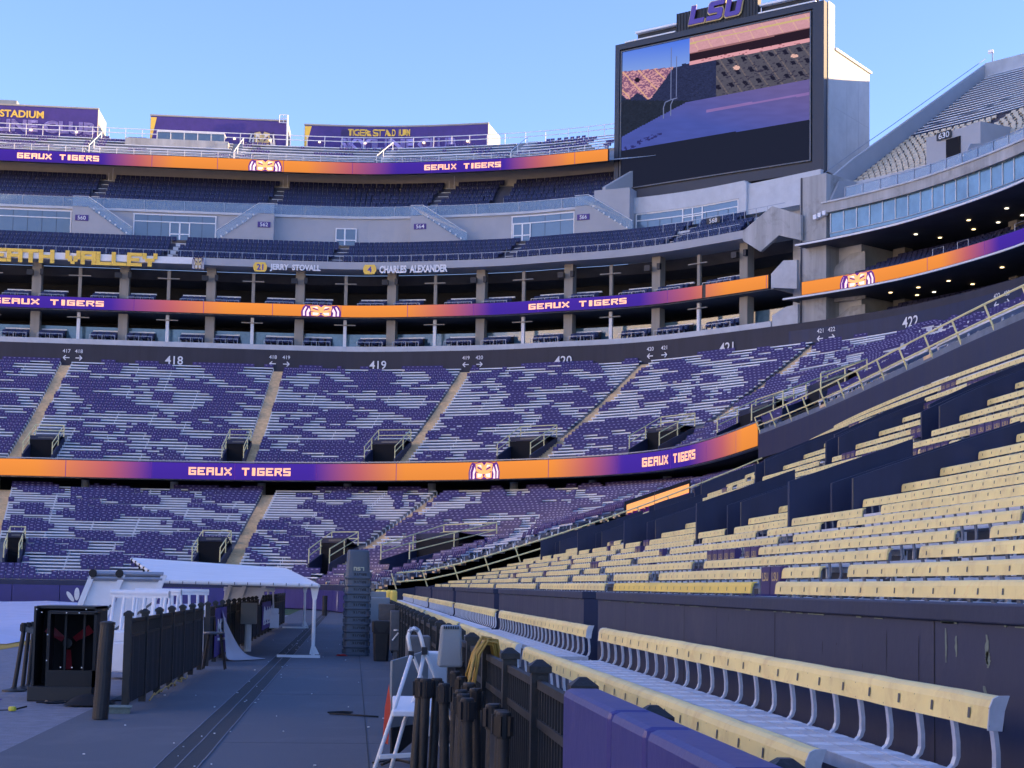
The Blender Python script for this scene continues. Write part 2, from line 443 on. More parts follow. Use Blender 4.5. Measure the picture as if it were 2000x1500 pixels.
# rubber seams and grate down the walkway
g = MB(); g.box(-1.71, -1.34, -4, 103, .001, .007); struct(g.build('drain_cover', 'drain_grate'))
g = MB()
g.use('turf_grey')
y = -4.0
while y < 100:
    for X, wd in ((-1.715, .012), (-1.53, .012), (-1.34, .012)):
        q = .002*math.sin(y*1.7+X*9); g.box(X+q, X+q+wd, y, y+1.16, .007, .011)
    y += 1.2
struct(g.build('drain_seam'))
g = MB()
for X in (.18,): g.box(X, X+.012, -4, 60, .001, .004)
for k in range(9): g.box(-1.3, 1.2, 9.5+k*7.32, 9.506+k*7.32, .001, .002)
struct(g.build('walkway_seam', 'drain_grate'))
random.seed(3); g = MB()
for k in range(70):
    yy = random.uniform(13, 60); X = random.choice([random.uniform(-1.8, -1.2), random.uniform(-1.8, -1.2), random.uniform(-3, 1)]); s_ = random.uniform(.006, .016)
    g.box(X, X+s_, yy, yy+s_*random.uniform(1, 2.4), .006, .013+s_*.2, rz=random.random()*3)
tag(g.build('litter_specks', 'white_paint'), 'white paper specks scattered along the walkway', 'litter', kind='stuff')
# field tarpaulin
g = MB(); nx, ny = 40, 50
for j in range(ny+1):
    for i in range(nx+1):
        X = -62+i*(62-8.6)/nx; yy = 41+j*(104.5-41)/ny
        z = .20+.05*math.sin(X*1.3+yy*.5)+.04*math.sin(yy*1.9)
        if j == 0 or i == nx: z = .02
        g.v.append((X, yy, z))
for j in range(ny):
    for i in range(nx): a = j*(nx+1)+i; g.face([a, a+1, a+nx+2, a+nx+1])
tag(g.build('field_tarp', 'tarp', smooth=True), 'pale lavender tarpaulin covering the playing field beyond the fan cabinet', 'tarpaulin')

# opposite side stand across the field, outside the picture: put in so its pale sunlit upper rows bounce warm light
g = MB().use('concrete_pale')
for i in range(34):
    x0 = -72-i*1.7; z0 = 1.2+i*1.62
    g.quad((x0, -60, z0-1.62), (x0, 178, z0-1.62), (x0, 178, z0), (x0, -60, z0)); g.quad((x0, -60, z0), (x0, 178, z0), (x0-1.7, 178, z0), (x0-1.7, -60, z0))
g.box(-131, -130, -60, 178, 0, 60)
tag(g.build('opposite_stand'), 'tall seating stand on the far side of the field, outside the photo', 'grandstand')
# ================================================================= plan curves
CLP = [(-62, 163.2), (-36, 163.2), (-20, 163.1), (-5.3, 162.8), (2, 161.9), (12.8, 158.3), (19.6, 154.6), (24.7, 151.7), (29, 148.2), (33, 143.6), (36.8, 138.8), (40.3, 134.3), (43, 130.2), (45.3, 125.9), (47.2, 120.8), (48.7, 115.5), (49.6, 110.5), (50.6, 100), (51.3, 85), (51.5, 50), (51, 15), (50, -30)]
CL = Spine(CLP)
RS = Spine([(-62, 134.3), (-30, 134.3), (-18.9, 134.2), (-8.2, 132.9), (.2, 130.3), (5.5, 127.8), (10.2, 124.9), (15.8, 120.1), (19.3, 115.6), (21.8, 110.0), (23, 102), (23.3, 90.3), (23.1, 76), (22.3, 60.8), (21.8, 50), (21.5, 30), (21.3, 0), (21.2, -30)])
FL = Spine([(-62, 107.0), (-30, 107.0), (-10, 106.8), (-5.8, 106.2), (-3.4, 104.3), (-1.8, 100.8), (-.9, 96.5), (-.4, 92.5), (.6, 89.6)])
LB = Spine([(-62, 136.8), (-30, 136.8), (-18.9, 136.7), (-8.0, 135.4), (1.0, 132.7), (6.8, 129.9), (11.8, 126.7), (17.6, 121.6), (21.5, 116.6), (24.2, 110.6), (25.2, 102), (25.4, 89.6)])
def ary(sp, y):
    for i in range(len(sp.p)-1, 0, -1):
        if sp.p[i].y <= y <= sp.p[i-1].y or sp.p[i-1].y <= y <= sp.p[i].y:
            f = (y-sp.p[i].y)/((sp.p[i-1].y-sp.p[i].y) or 1e-9); return sp.c[i]+(sp.c[i-1]-sp.c[i])*f
    return 0
def kc(px): return px

class Tier:
    def __init__(s, F, B, kF, kB, zf, zb, n, curve=0.0):
        s.F, s.B, s.kF, s.kB, s.zf, s.zb, s.n, s.cv = F, B, kF, kB, zf, zb, n, curve
    def lk(s, K, U):
        i = min(max(int(math.floor(U)), 0), len(K)-2); return K[i]+(K[i+1]-K[i])*(U-i)
    def XY(s, U, t):
        a = s.F.at(s.lk(s.kF, U)); b = s.B.at(s.lk(s.kB, U)); return a.lerp(b, t)
    def z(s, i): q = i/(s.n-1); return s.zf+(s.zb-s.zf)*((1-s.cv)*q+s.cv*q*q)
    def P(s, U, t, z): q = s.XY(U, t); return (q.x, q.y, z)
    def width(s, k, t):
        L = 0; p = s.XY(k, t)
        for j in range(1, 9): q = s.XY(k+j/8, t); L += (q-p).length; p = q
        return L
    def depth(s, U): return (s.XY(U, 1)-s.XY(U, 0)).length
    def inward(s, U, t):        # angle so that local -Y points at the field
        d = (s.XY(U, min(t+.02, 1))-s.XY(U, max(t-.02, 0))); return math.atan2(d.y, d.x)-math.pi/2
    def aw(s, k, t, w=.55):     # aisle half width in U either side of aisle k
        n = len(s.kF)-1
        l = w/s.width(k-1, t) if k > 0 else 0; r = w/s.width(k, t) if k < n else 0
        return l, r
    def inport(s, U, i, ports):
        for U0, U1, r0, r1 in ports:
            if U0 < U < U1 and r0 <= i < r1: return True
        return False
    def build(s, parent, ports, name='terrace', m='riser', am='aisle_tan'):
        g = MB().use(m); nU = len(s.kF)-1; cuts = sorted(set([k/10 for k in range(nU*10+1)]+[p for q in ports for p in q[:2]]))
        for i in range(s.n):
            t0, t1 = i/s.n, (i+1)/s.n; z = s.z(i); zp = s.z(i-1) if i else z-.3
            for a, b in zip(cuts[:-1], cuts[1:]):
                mid = (a+b)/2
                if s.inport(mid, i, ports): continue
                g.quad(s.P(a, t0, z), s.P(b, t0, z), s.P(b, t1, z), s.P(a, t1, z))
                if not s.inport(mid, i-1, ports) or i == 0: g.quad(s.P(a, t0, zp), s.P(b, t0, zp), s.P(b, t0, z), s.P(a, t0, z))
        o = g.build(name, None, parent)
        if am:
            for k in range(nU+1):
                g = MB().use(am)
                for i in range(s.n):
                    t0, t1 = i/s.n, (i+1)/s.n; z = s.z(i)+.012; zp = (s.z(i-1) if i else z-.3)+.012; l, r = s.aw(k, t0)
                    U0, U1 = max(k-l, 0), min(k+r, nU)
                    if s.inport(k-.02, i, ports) and s.inport(k+.02, i, ports): continue
                    e = .02/s.depth(k); h = (t1-t0)*.5
                    zm = (zp+z)/2
                    A = lambda U, t, zz: s.P(U, t, zz)
                    g.quad(A(U0, t0-e, z), A(U1, t0-e, z), A(U1, t1-e, z), A(U0, t1-e, z))
                    g.quad(A(U0, t0-e, zm), A(U1, t0-e, zm), A(U1, t0-e, z), A(U0, t0-e, z))
                    if i:   # half step in front of the riser
                        g.quad(A(U0, t0-e-h*.8, zm), A(U1, t0-e-h*.8, zm), A(U1, t0-e, zm), A(U0, t0-e, zm))
                        g.quad(A(U0, t0-e-h*.8, zp), A(U1, t0-e-h*.8, zp), A(U1, t0-e-h*.8, zm), A(U0, t0-e-h*.8, zm))
                g.build('aisle_stairs', None, parent)
        return o

def bench_mb(T, U0, U1, i, ports):
    g = MB().use('aluminium'); d = T.depth((U0+U1)/2)/T.n; z = T.z(i)
    n = max(2, int(T.width(int(U0), .5)*(U1-U0)/1.6)); tf = (i+.42)/T.n; tb = (i+.42+.27/d)/T.n
    prev = None
    for j in range(n+1):
        U = U0+(U1-U0)*j/n; a, b = T.XY(U, tf), T.XY(U, tb)
        ring = [(a.x, a.y, z+.34), (a.x, a.y, z+.435), (b.x, b.y, z+.435), (b.x, b.y, z+.34)]
        k = len(g.v); g.v.extend(ring)
        if prev is not None:
            for q in range(4): g.face([prev+q, k+q, k+(q+1) % 4, prev+(q+1) % 4])
        prev = k
        if j % 2 == 0:     # bracket
            c = T.XY(U, tb+.06/T.n); g.bar((c.x, c.y, z), (c.x, c.y, z+.36), .07)
    return g

PS = MB()      # purple chairback seat, faces -Y, origin on the bench plank
PS.use('purple_seat')
PS.prism([(-.215, .10, .02), (.215, .10, .02), (.225, .20, .40), (-.225, .20, .40)], (0, .035, -.01))
PS.prism([(-.20, -.16, .02), (.20, -.16, .02), (.20, .12, .02), (-.20, .12, .02)], (0, 0, .05))
PS.use('seat_glint').quad((-.085, .148, .275), (.085, .148, .275), (.085, .163, .33), (-.085, .163, .33))  # pale patch paints the bright reflection at the handle slot
NS = MB()      # navy folding club seat, faces -Y, origin on the tread
NS.use('navy_seat')
NS.prism([(-.24, .14, .30), (.24, .14, .30), (.24, .24, .86), (-.24, .24, .86)], (0, .06, -.01))
NS.prism([(-.22, .02, .40), (.22, .02, .40), (.22, .11, .80), (-.22, .11, .80)], (0, -.06, -.01))
NS.use('seat_frame_grey'); NS.box(-.255, -.235, -.05, .22, 0, .56)
NS.use('navy_mark').quad((-.06, -.042, .46), (.06, -.042, .46), (.06, -.035, .50), (-.06, -.035, .50))

purple = Crowd('purple_seat', 'stadium seat', 'purple chairback seats clipped to the metal benches', 'mass of purple chairback seats patching the metal bench rows', PS)
navy = Crowd('navy_seat', 'stadium seat', 'navy folding club seats', 'rows of navy folding club seats in the far decks', NS)
benches = Crowd('metal_bench', 'bench', 'long aluminium benches in the end stands', 'further aluminium bench rows of the end stands')

def fill_rows(T, ports, sec, where, dens, seed, skip=lambda i, k: False, first=0):
    nU = len(T.kF)-1
    for i in range(first, T.n):
        for k in range(nU):
            if skip(i, k): continue
            l0, r0 = T.aw(k, i/T.n); l1, r1 = T.aw(k+1, i/T.n)
            segs = [(k+r0, k+1-l1)]
            for U0, U1, a, b in ports:
                if a-1 <= i < b+1:
                    ns = []
                    for x, y in segs:
                        m = .15/T.width(k, .5)
                        if U1 <= x or U0 >= y: ns.append((x, y)); continue
                        if U0-m > x: ns.append((x, U0-m))
                        if U1+m < y: ns.append((U1+m, y))
                    segs = ns
            W = T.width(k, (i+.5)/T.n)
            n_seg = 0
            for x, y in segs:
                if (y-x)*W < .9: continue
                cx, cy = T.XY((x+y)/2, (i+.5)/T.n)
                benches.put((cx, cy, T.z(i)), 0, 'aluminium bench, %s row up %s %s%s' % (ordn(i), where, sec[k], ['', ', beyond the entrance', ', past both entrances'][min(n_seg, 2)]), bench_mb(T, x, y, i, ports)); n_seg += 1
                n = int((y-x)*W/.475); rz = None
                for j in range(n):
                    U = x+(y-x)*(j+.5)/n; arc = (U-k)*W
                    # patchy clusters: whole runs of seats with ragged ends
                    a_ = arc+.35*i; v = .95*mnoise.noise(Vector((k*31+a_*.27+seed, i*.24+seed*.7, seed)))+.62*mnoise.noise(Vector((k*17+a_*.62, i*.55+seed, seed+9)))+.34*mnoise.noise(Vector((k*7+int(arc/.95)*5.3, i*3.7, seed)))
                    if v > dens: continue
                    t = (i+.42+.12/(T.depth(U)/T.n))/T.n; q = T.XY(U, t)
                    purple.put((q.x, q.y, T.z(i)+.425), T.inward(U, t), 'purple chairback seat, place %s, %s row up %s%s' % (ordn(j), ordn(i), sec[k], ' past the entrance' if n_seg > 1 else ''))

def portal(T, U0, U1, r0, r1, label, lab2):
    """stepped opening in a tier: side walls, header, dark doorway, floor; and its yellow guard rail"""
    zf = T.z(r0); c = T.XY((U0+U1)/2, r0/T.n); e = empty('stand_entrance', (c.x, c.y, zf), label, 'entrance', 'stand entrances')
    tb = r1/T.n; t0 = r0/T.n
    w_ = .16/T.width(int(U0), .3)
    for a, b in ((U0, U0+w_), (U1-w_, U1)):
        g = MB()
        P = [T.P(a, t0-.004, zf-.1), T.P(a, t0-.004, zf+.65), T.P(a, tb, T.z(min(r1, T.n-1))+.35), T.P(a, tb, zf-.1)]
        Q = [T.P(b, t0-.004, zf-.1), T.P(b, t0-.004, zf+.65), T.P(b, tb, T.z(min(r1, T.n-1))+.35), T.P(b, tb, zf-.1)]
        g.add(P+Q, [(0, 1, 2, 3), (7, 6, 5, 4), (0, 4, 5, 1), (1, 5, 6, 2), (2, 6, 7, 3), (3, 7, 4, 0)]); g.build('side_wall', 'navy_wall', e)
    zt = T.z(min(r1, T.n-1)); g = MB(); h = zf+2.15; tm = t0+(tb-t0)*.55
    g.quad(T.P(U0, tm, h), T.P(U1, tm, h), T.P(U1, tm, max(zt*.5+zf*.5+.5, h+.35)), T.P(U0, tm, max(zt*.5+zf*.5+.5, h+.35)))
    g.quad(T.P(U0, tm, max(zt*.5+zf*.5+.5, h+.35)), T.P(U1, tm, max(zt*.5+zf*.5+.5, h+.35)), T.P(U1, tb, zt+.3), T.P(U0, tb, zt+.3))
    g.quad(T.P(U0, tb, zt), T.P(U1, tb, zt), T.P(U1, tb, zt+.32), T.P(U0, tb, zt+.32)); g.build('header', 'navy_wall', e)
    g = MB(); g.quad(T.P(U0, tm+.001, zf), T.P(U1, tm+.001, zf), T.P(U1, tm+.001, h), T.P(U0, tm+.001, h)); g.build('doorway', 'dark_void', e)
    g = MB(); g.quad(T.P(U0, t0-.01, zf+.01), T.P(U1, t0-.01, zf+.01), T.P(U1, tm, zf+.01), T.P(U0, tm, zf+.01)); g.build('floor', 'aisle_tan' , e)
    # small white text strip on the header
    a = Vector(T.P(U0+(U1-U0)*.3, tm-.004, h+.10)); b = Vector(T.P(U0+(U1-U0)*.8, tm-.004, h+.10)); g = MB(); g.prism([a, b, b+Vector((0, 0, .14)), a+Vector((0, 0, .14))], (0, -.02, 0)); g.build('notice', 'steel_box', e)
    rl = empty('guard_rail', (c.x, c.y, zf), lab2, 'railing', 'yellow guard rails around stand entrances')
    rad = .042
    for U in (U0+w_/2, U1-w_/2):
        g = MB(); n = 4; top = []; midp = []
        for j in range(n+1):
            t = t0+(tb-t0)*j/n; zz = zf+.65+(T.z(min(r1, T.n-1))+.35-zf-.65)*j/n
            p = T.P(U, t, zz); top.append((p[0], p[1], zz+1.0)); midp.append((p[0], p[1], zz+.52))
        g.tube(top, rad, 5); g.tube(midp, rad*.9, 5); g.build('side_rail', 'yellow_paint', rl)
        for j in range(0, n+1, 2):
            q = MB(); q.tube([(top[j][0], top[j][1], top[j][2]-1.02), top[j]], rad, 5); q.build('post', 'yellow_paint', rl)
    g = MB(); zt = T.z(min(r1, T.n-1))+.35
    for hh in (1.0, .52): g.tube([T.P(U0+w_/2, tb, zt+hh), T.P(U1-w_/2, tb, zt+hh)], rad, 5)
    g.build('back_rail', 'yellow_paint', rl)

# ================================================================= middle tier (400 level)
def F4(*ks): return [RS.bear(k) for k in ks]
kF = F4(-0.21230, -0.06820, 0.02527, 0.11128, 0.19374)
kB = [CL.bear(k, -.3) for k in (-0.18066, -0.05000, 0.06838, 0.18485, 0.29797, 0.41740)]
kF = [kF[0]-(kF[1]-kF[0])]+kF+[ary(RS, 77), ary(RS, 60), ary(RS, 43), ary(RS, 24), ary(RS, 0)]
kB = [kB[0]-(kB[1]-kB[0])]+kB+[ary(CL, 98), ary(CL, 82), ary(CL, 62), ary(CL, 36)]
CLm = Spine(CLP)
class OffSpine:
    def __init__(s, sp, o): s.sp, s.o = sp, o
    def at(s, a, off=0): return s.sp.at(a, s.o+off)
T4 = Tier(RS, OffSpine(CL, -.3), kF, kB, 11.05, 23.1, 35, .10)
SEC4 = ['before section 418', 'in the wide section below number 418', 'between the second and third stairs', 'between the third and fourth stairs', 'up to the fifth stairs', 'where the tier bends', 'beyond section 422', 'far along the side tier', 'at the near side tier', 'at the camera end of the side tier']
t4 = empty('middle_tier', (0, 140, 11), 'middle seating tier of metal terraces above the lowest orange and purple ribbon board', 'seating tier')
ports4 = [(1.04, 1.17, 1, 8), (1.883, 1.985, 1, 8), (2.76, 2.975, 1, 8), (3.70, 3.96, 1, 8), (4.67, 4.94, 1, 8), (5.28, 5.52, 1, 8), (5.72, 5.95, 1, 8)]
T4.build(t4, ports4)
fill_rows(T4, ports4, SEC4, 'the middle tier', -.015, 3.1, skip=lambda i, k: k > 8 or (k > 5 and i > 32) or (k == 5 and i > 33))
for n_, p in enumerate(ports4):
    wh = ['middle tier at the edge of view', 'before the second stairs', 'before the third stairs', 'before the fourth stairs', 'low in section 421', 'above the ribbon board end', 'above the side parapet'][n_]
    portal(T4, *p, 'dark stepped entrance with navy walls, '+wh, 'yellow guard rail round the entrance, '+wh)
# front kerb, underside, concourse behind the lowest ribbon board
sE = ary(RS, 90.3)
g = MB(); RS.slab(g, 0, sE, .02, .5, 10.1, 11.0); g.build('front_beam', 'concrete', t4)
g = MB(); RS.band(g, 0, RS.L, [(.3, 10.05), (9, 10.3), (9, -.1)]); g.build('underside', 'interior_dark', t4)  # rear drop carried down to the ground to stop sun leaking in
g = MB(); CL.band(g, 0, CL.L, [(8.6, 0), (8.6, 34)], 2); g.build('sun_block_wall', 'concrete', t4)  # unseen wall added behind the tiers to keep the low sun out
g = MB(); CL.band(g, 0, CL.L, [(-.28, 23.0), (-.28, 25.45)], 1.5); g.use('numbers_wall'); w4 = g.build('back_wall', 'numbers_wall', t4)
sN = CL.bear(0.27919)
g = MB(); CL.band(g, sN, CL.L, [(-.36, 22.0), (-.36, 24.8), (-.1, 24.8), (-.1, 22.0)], 1.5); g.build('navy_back_wall', 'navy_wall', t4)
g = MB()
a = 2.0
while a < LB.L-2:
    q = LB.at(a, 1.4); g.lathe([(.34, 0), (.34, 2.2)], (q.x, q.y, 8.4), 10); a += 7.4
g.build('concourse_column', 'concrete', t4)
g = MB()
a = 0.0
while a < sE: RS.band(g, a, a+2.0, [(.05, 11.55), (.05, 11.62)]); a += 2.0
# thin railing on top of the ribbon board
g = MB(); RS.band(g, 0, sE, [(.12, 11.62), (.12, 11.70), (.2, 11.70), (.2, 11.62)], 1.5)
a = 1.0
while a < sE:
    q = RS.at(a, .15); g.bar((q.x, q.y, 11.0), (q.x, q.y, 11.68), .05); a += 2.4
g.build('front_rail', 'rail_metal', t4)
# section numbers painted on the back wall
def wall_number(t, k, z, h, lab, arrow=0):
    s_ = CL.bear(k, -.42); e = MB()
    CL.text(e, t, s_, h, z, -.42, .012, 1.0, centre=True)
    if arrow:
        y0 = z-.75; n = 1 if arrow > 0 else -1; w_ = .62
        pts = lambda x, zz: CL.P(s_+x*n, -.42, zz)
        e.quad(pts(-w_/2, y0+.20), pts(w_/2, y0+.20), pts(w_/2, y0+.30), pts(-w_/2, y0+.30))
        e.quad(pts(w_/2-.28, y0+.46), pts(w_/2-.20, y0+.52), pts(w_/2+.06, y0+.27), pts(w_/2-.04, y0+.22))
        e.quad(pts(w_/2-.28, y0+.04), pts(w_/2-.20, y0-.02), pts(w_/2+.06, y0+.23), pts(w_/2-.04, y0+.28))
    o = e.build('section_number', 'white_paint'); tag(o, lab, 'sign', 'section numbers painted on the navy back wall')
for t, k in (('418', -0.11513), ('419', 0.01182), ('420', 0.13000), ('421', 0.23648)):
    wall_number(t, k, 23.62, .88, 'large white painted %s on the dark wall, %s' % (t, {'418': 'first of the row', '419': 'above the third section', '420': 'between the 419 and 421 signs', '421': 'last before the stair tower'}[t]))
wall_number('422', 0.35921, 23.6, .9, 'large white painted 422 on the navy wall of the sideline stand')
for t, k, ar in (('417', -0.18092, -1), ('418', -0.17345, 1), ('418', -0.05398, -1), ('419', -0.04568, 1), ('419', 0.06761, -1), ('420', 0.07610, 1), ('420', 0.18645, -1), ('421', 0.19549, 1), ('421', 0.29864, -1), ('422', 0.30617, 1), ('422', 0.41817, -1), ('423', 0.42485, 1)):
    zz = 24.5 if t != '422' and t != '423' and not (t == '421' and ar < 0) else 24.3
    wall_number(t, k, zz, .38, 'small white section %s, arrow pointing %s, above the %s stairs of the middle tier' % (t, 'back' if ar < 0 else 'onward', {'417': 'first', '418': 'first' if ar > 0 else 'second', '419': 'second' if ar > 0 else 'third', '420': 'third' if ar > 0 else 'fourth', '421': 'fourth' if ar > 0 else 'fifth', '422': 'fifth' if ar > 0 else 'sixth', '423': 'sixth'}[t]), ar)

# ================================================================= lower tier, end and corner
FLs = FL
kFl = [FL.bear(-0.08213), FL.bear(-0.02668), FL.L-.4]
kFl = [max(kFl[0]-15.5, 5)]+kFl; kFl = [0.0]+kFl
kBl = [LB.bear(-0.21434), LB.bear(-0.05328), LB.bear(0.05520), LB.L-.3]
kBl = [kBl[0]-16]+kBl
T1 = Tier(FL, LB, kFl, kBl, 1.20, 9.0, 34, .0)
t1 = empty('lower_tier', (0, 120, 0), 'lowest seating tier of metal terraces behind the purple padded wall', 'seating tier')
ports1 = [(1.07, 1.14, 5, 12), (1.84, 1.965, 5, 12), (2.68, 2.94, 5, 12), (3.26, 3.52, 6, 14)]
T1.build(t1, ports1)
SEC1 = ['at the edge of view', 'before the lower stairs', 'between the two lower stairs', 'at the curved corner']
fill_rows(T1, ports1, SEC1, 'the lower tier', .045, 8.3)
for n_, p in enumerate(ports1):
    wh = ['at the edge of view in the lower tier', 'above the white canopy', 'behind the stacked grey bins', 'in the curved corner'][n_]
    portal(T1, *p, 'dark stepped entrance with navy walls, '+wh, 'yellow guard rail round the entrance, '+wh)
g = MB(); FL.slab(g, 0, FL.L, -.05, .25, 0, 1.62, 1.2); g.build('front_wall', 'navy_wall', t1)
g = MB(); FL.band(g, 0, FL.L, [(.25, 1.2), (.6, 1.2)]); g.build('front_ledge', 'concrete_stained', t1)
# padded wall at field level, one pad after another
a = .2; n_ = 0
pw = empty('padded_wall', (-30, 106.9, 0), 'low padded wall of deep purple panels behind the end line', 'wall')
while a < FL.L-.4 and n_ < 60:
    wd = min(3.05, FL.L-.3-a); g = MB(); FL.slab(g, a+.02, a+wd-.02, -.30, -.06, .06, 1.28, .7); g.build('pad', 'purple_pad', pw); a += wd; n_ += 1
# emblem patches on the pads: white leaf shapes and an upright white oval
def leaf(mb, s_, off, z, w_, h, rot):
    pts = []
    for j in range(14):
        q = 2*math.pi*j/14; x = math.cos(q)*w_/2; yy = math.sin(q)*h/2; X = x*math.cos(rot)-yy*math.sin(rot); Y = x*math.sin(rot)+yy*math.cos(rot)
        pts.append(FL.P(s_+X, off, z+Y))
    mb.prism(pts, (0, -.012, 0))
s_ = FL.bear(-0.16870, -.3); e = MB()
leaf(e, s_, -.31, .72, .34, .85, 0); leaf(e, s_-.42, -.31, .55, .28, .8, .62); leaf(e, s_+.46, -.31, .6, .28, .8, -.62)
tag(e.build('leaf_emblem', 'white_paint'), 'white three leaf emblem on the purple padded wall', 'emblem')
e = MB(); leaf(e, FL.bear(-0.00953, -.3), -.32, .68, .36, 1.15, 0); tag(e.build('oval_emblem', 'white_paint'), 'upright white oval emblem on the end pad by the stacked bins', 'emblem')
# sloping rail and wall between corner section and gold benches
kb = empty('boundary_wall', (2.6, 89.2, 0), 'low navy sloping wall with yellow rail dividing corner from gold benches', 'wall')
g = MB(); nseg = 12; pr = []
def zs(x): return 1.77+.245*(x-4.6)+.0134*(x-4.6)**2 if x > 4.6 else 1.77-.10*(4.6-x)
def zfar(x): return 1.77+.28*(x-4.6)+.0045*(x-4.6)**2 if x > 4.6 else 1.77-.10*(4.6-x)
def zxy(x, y):        # the rake flattens towards the corner
    f = min(max((y-46)/43, 0), 1)**2; return zs(x)*(1-f)+zfar(x)*f
def rowx(x, y):       # where the row that starts at x has swung out to at y
    z = zs(x); X = x
    for _ in range(8): X += (z-zxy(X, y))/.4
    return X
pl = [(2.4+j*(23.2-2.4)/nseg) for j in range(nseg+1)]
poly = [(x, 89.1, zxy(x, 89)-.10) for x in pl]+[(23.2, 89.1, .2), (2.4, 89.1, .2)]
g.prism(poly, (0, .2, 0)); g.build('wall', 'navy_wall', kb)
for hh in (.80, .30):
    g = MB(); g.tube([(x, 89.1, zxy(x, 89)+hh) for x in pl], .045, 5); g.build('rail', 'yellow_paint', kb)
for j in range(0, nseg+1):
    x = pl[j]; g = MB(); g.tube([(x, 89.2, zxy(x, 89)-.1), (x-.3, 89.1, zxy(x-.3, 89)+.80)], .04, 5); g.build('post', 'yellow_paint', kb)
# short lit board showing between the tiers
g = MB().use('board_black'); g.add([], [])
mat('led_orange', (1, .6, .2), emit=(.90, .29, .055), estr=0.2643)
e = empty('corner_led_board', (15.5, 90.4, 5.0), 'short orange and purple lit board behind the sloping yellow rail', 'led board')
g = MB()
for x0, x1, z0, z1, c in ((15.55, 19.2, 0, 0, 'o'),):
    for a_, b_, col in ((.55, 1.0, 'led_orange'), (.22, .55, 'led_purple'), (0, .22, 'led_white')):
        zl = lambda x, q: 5.35+(x-15.5)*.36+1.15*q
        g.use(col).add([(x0, 90.3, zl(x0, a_)), (x1, 90.3, zl(x1, a_)), (x1, 90.3, zl(x1, b_)), (x0, 90.3, zl(x0, b_))], [(0, 1, 2, 3)])
g.build('screen', None, e)
g = MB(); g.prism([(15.45, 90.34, 5.2), (19.3, 90.34, 6.6), (19.3, 90.34, 8.1), (15.45, 90.34, 6.7)], (0, .2, 0)); g.build('housing', 'board_black', e)
# parapet along the side of the middle tier
sp = empty('side_parapet', (22.5, 60, 9.4), 'long navy parapet of the side tier topped by a yellow rail', 'parapet')
s1 = ary(RS, -20)
g = MB(); RS.slab(g, sE+.4, s1, -.12, .06, 9.35, 10.75, 2.0); g.build('parapet', 'navy_wall', sp)
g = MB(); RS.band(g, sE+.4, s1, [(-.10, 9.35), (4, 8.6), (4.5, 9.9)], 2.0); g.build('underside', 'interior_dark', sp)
g = MB(); RS.slab(g, sE+.6, s1, .1, .32, 10.72, 10.80, 2.0); g.build('coping', 'aluminium', sp)
for hh, of in ((1.0, -.42), (.52, -.25)):
    g = MB(); st = RS.steps(sE+.3, s1, 2.0); g.tube([RS.P(q, of+.1, 10.75+hh) for q in st], .04, 5); g.build('rail', 'yellow_paint', sp)
a = sE+.3; k_ = 0
while a < s1 and k_ < 36:
    g = MB(); g.tube([RS.P(a, .1, 10.7), RS.P(a, -.32, 11.75)], .042, 5); g.build('post', 'yellow_paint', sp); a += 3.4; k_ += 1
g = MB()
for j in range(7):
    q = RS.at(sE+2.5+j*9.2, .7); g.box(q.x-.15, q.x+.15, q.y-.35, q.y+.35, 9.02, 9.1)
g.build('under_lamp', 'lamp_warm', sp)
# ================================================================= LED ribbon boards
OR = (.90, .29, .055); PU = (.060, .024, .36); PK = (.52, .12, .16)
def mixc(a, b, t): return tuple(x+(y-x)*t for x, y in zip(a, b))
EMB = [('led_purple', [(-1, 0), (-1.02, .4), (-.93, .8), (-.8, 1), (-.62, .93), (-.4, 1), (.4, 1), (.62, .93), (.8, 1), (.93, .8), (1.02, .4), (1, 0)]),
 ('led_white', [(-.92, .05), (-.93, .45), (-.80, .85), (-.72, .82), (-.83, .42), (-.82, .05)]), ('led_white', [(.92, .05), (.93, .45), (.80, .85), (.72, .82), (.83, .42), (.82, .05)]),
 ('led_white', [(-.74, .03), (-.74, .4), (-.62, .75), (-.55, .5), (-.63, .3), (-.6, .03)]), ('led_white', [(.74, .03), (.74, .4), (.62, .75), (.55, .5), (.63, .3), (.6, .03)]),
 ('led_orange', [(-.5, .08), (-.52, .5), (-.56, .9), (-.15, .97), (0, .8), (.15, .97), (.56, .9), (.52, .5), (.5, .08), (.2, .02), (0, .16), (-.2, .02)]),
 ('led_white', [(-.46, .82), (-.15, .66), (-.2, .84)]), ('led_white', [(.46, .82), (.15, .66), (.2, .84)]),
 ('led_purple', [(-.46, .66), (-.12, .5), (-.16, .62), (-.4, .74)]), ('led_purple', [(.46, .66), (.12, .5), (.16, .62), (.4, .74)]),
 ('led_white', [(-.42, .34), (-.1, .3), (-.18, .12), (-.42, .1)]), ('led_white', [(.42, .34), (.1, .3), (.18, .12), (.42, .1)]),
 ('led_purple', [(-.5, .46), (-.3, .40), (-.5, .38)]), ('led_purple', [(.5, .46), (.3, .40), (.5, .38)]), ('led_purple', [(-.09, .3), (.09, .3), (0, .12)]), ('led_purple', [(-.03, 1), (.03, 1), (0, .7)])]
mat('emblem_gold', (.62, .48, .22), .5, var=0); mat('emblem_white', (.72, .70, .66), .5, var=0); mat('emblem_purple', (.05, .03, .13), .5, var=0)
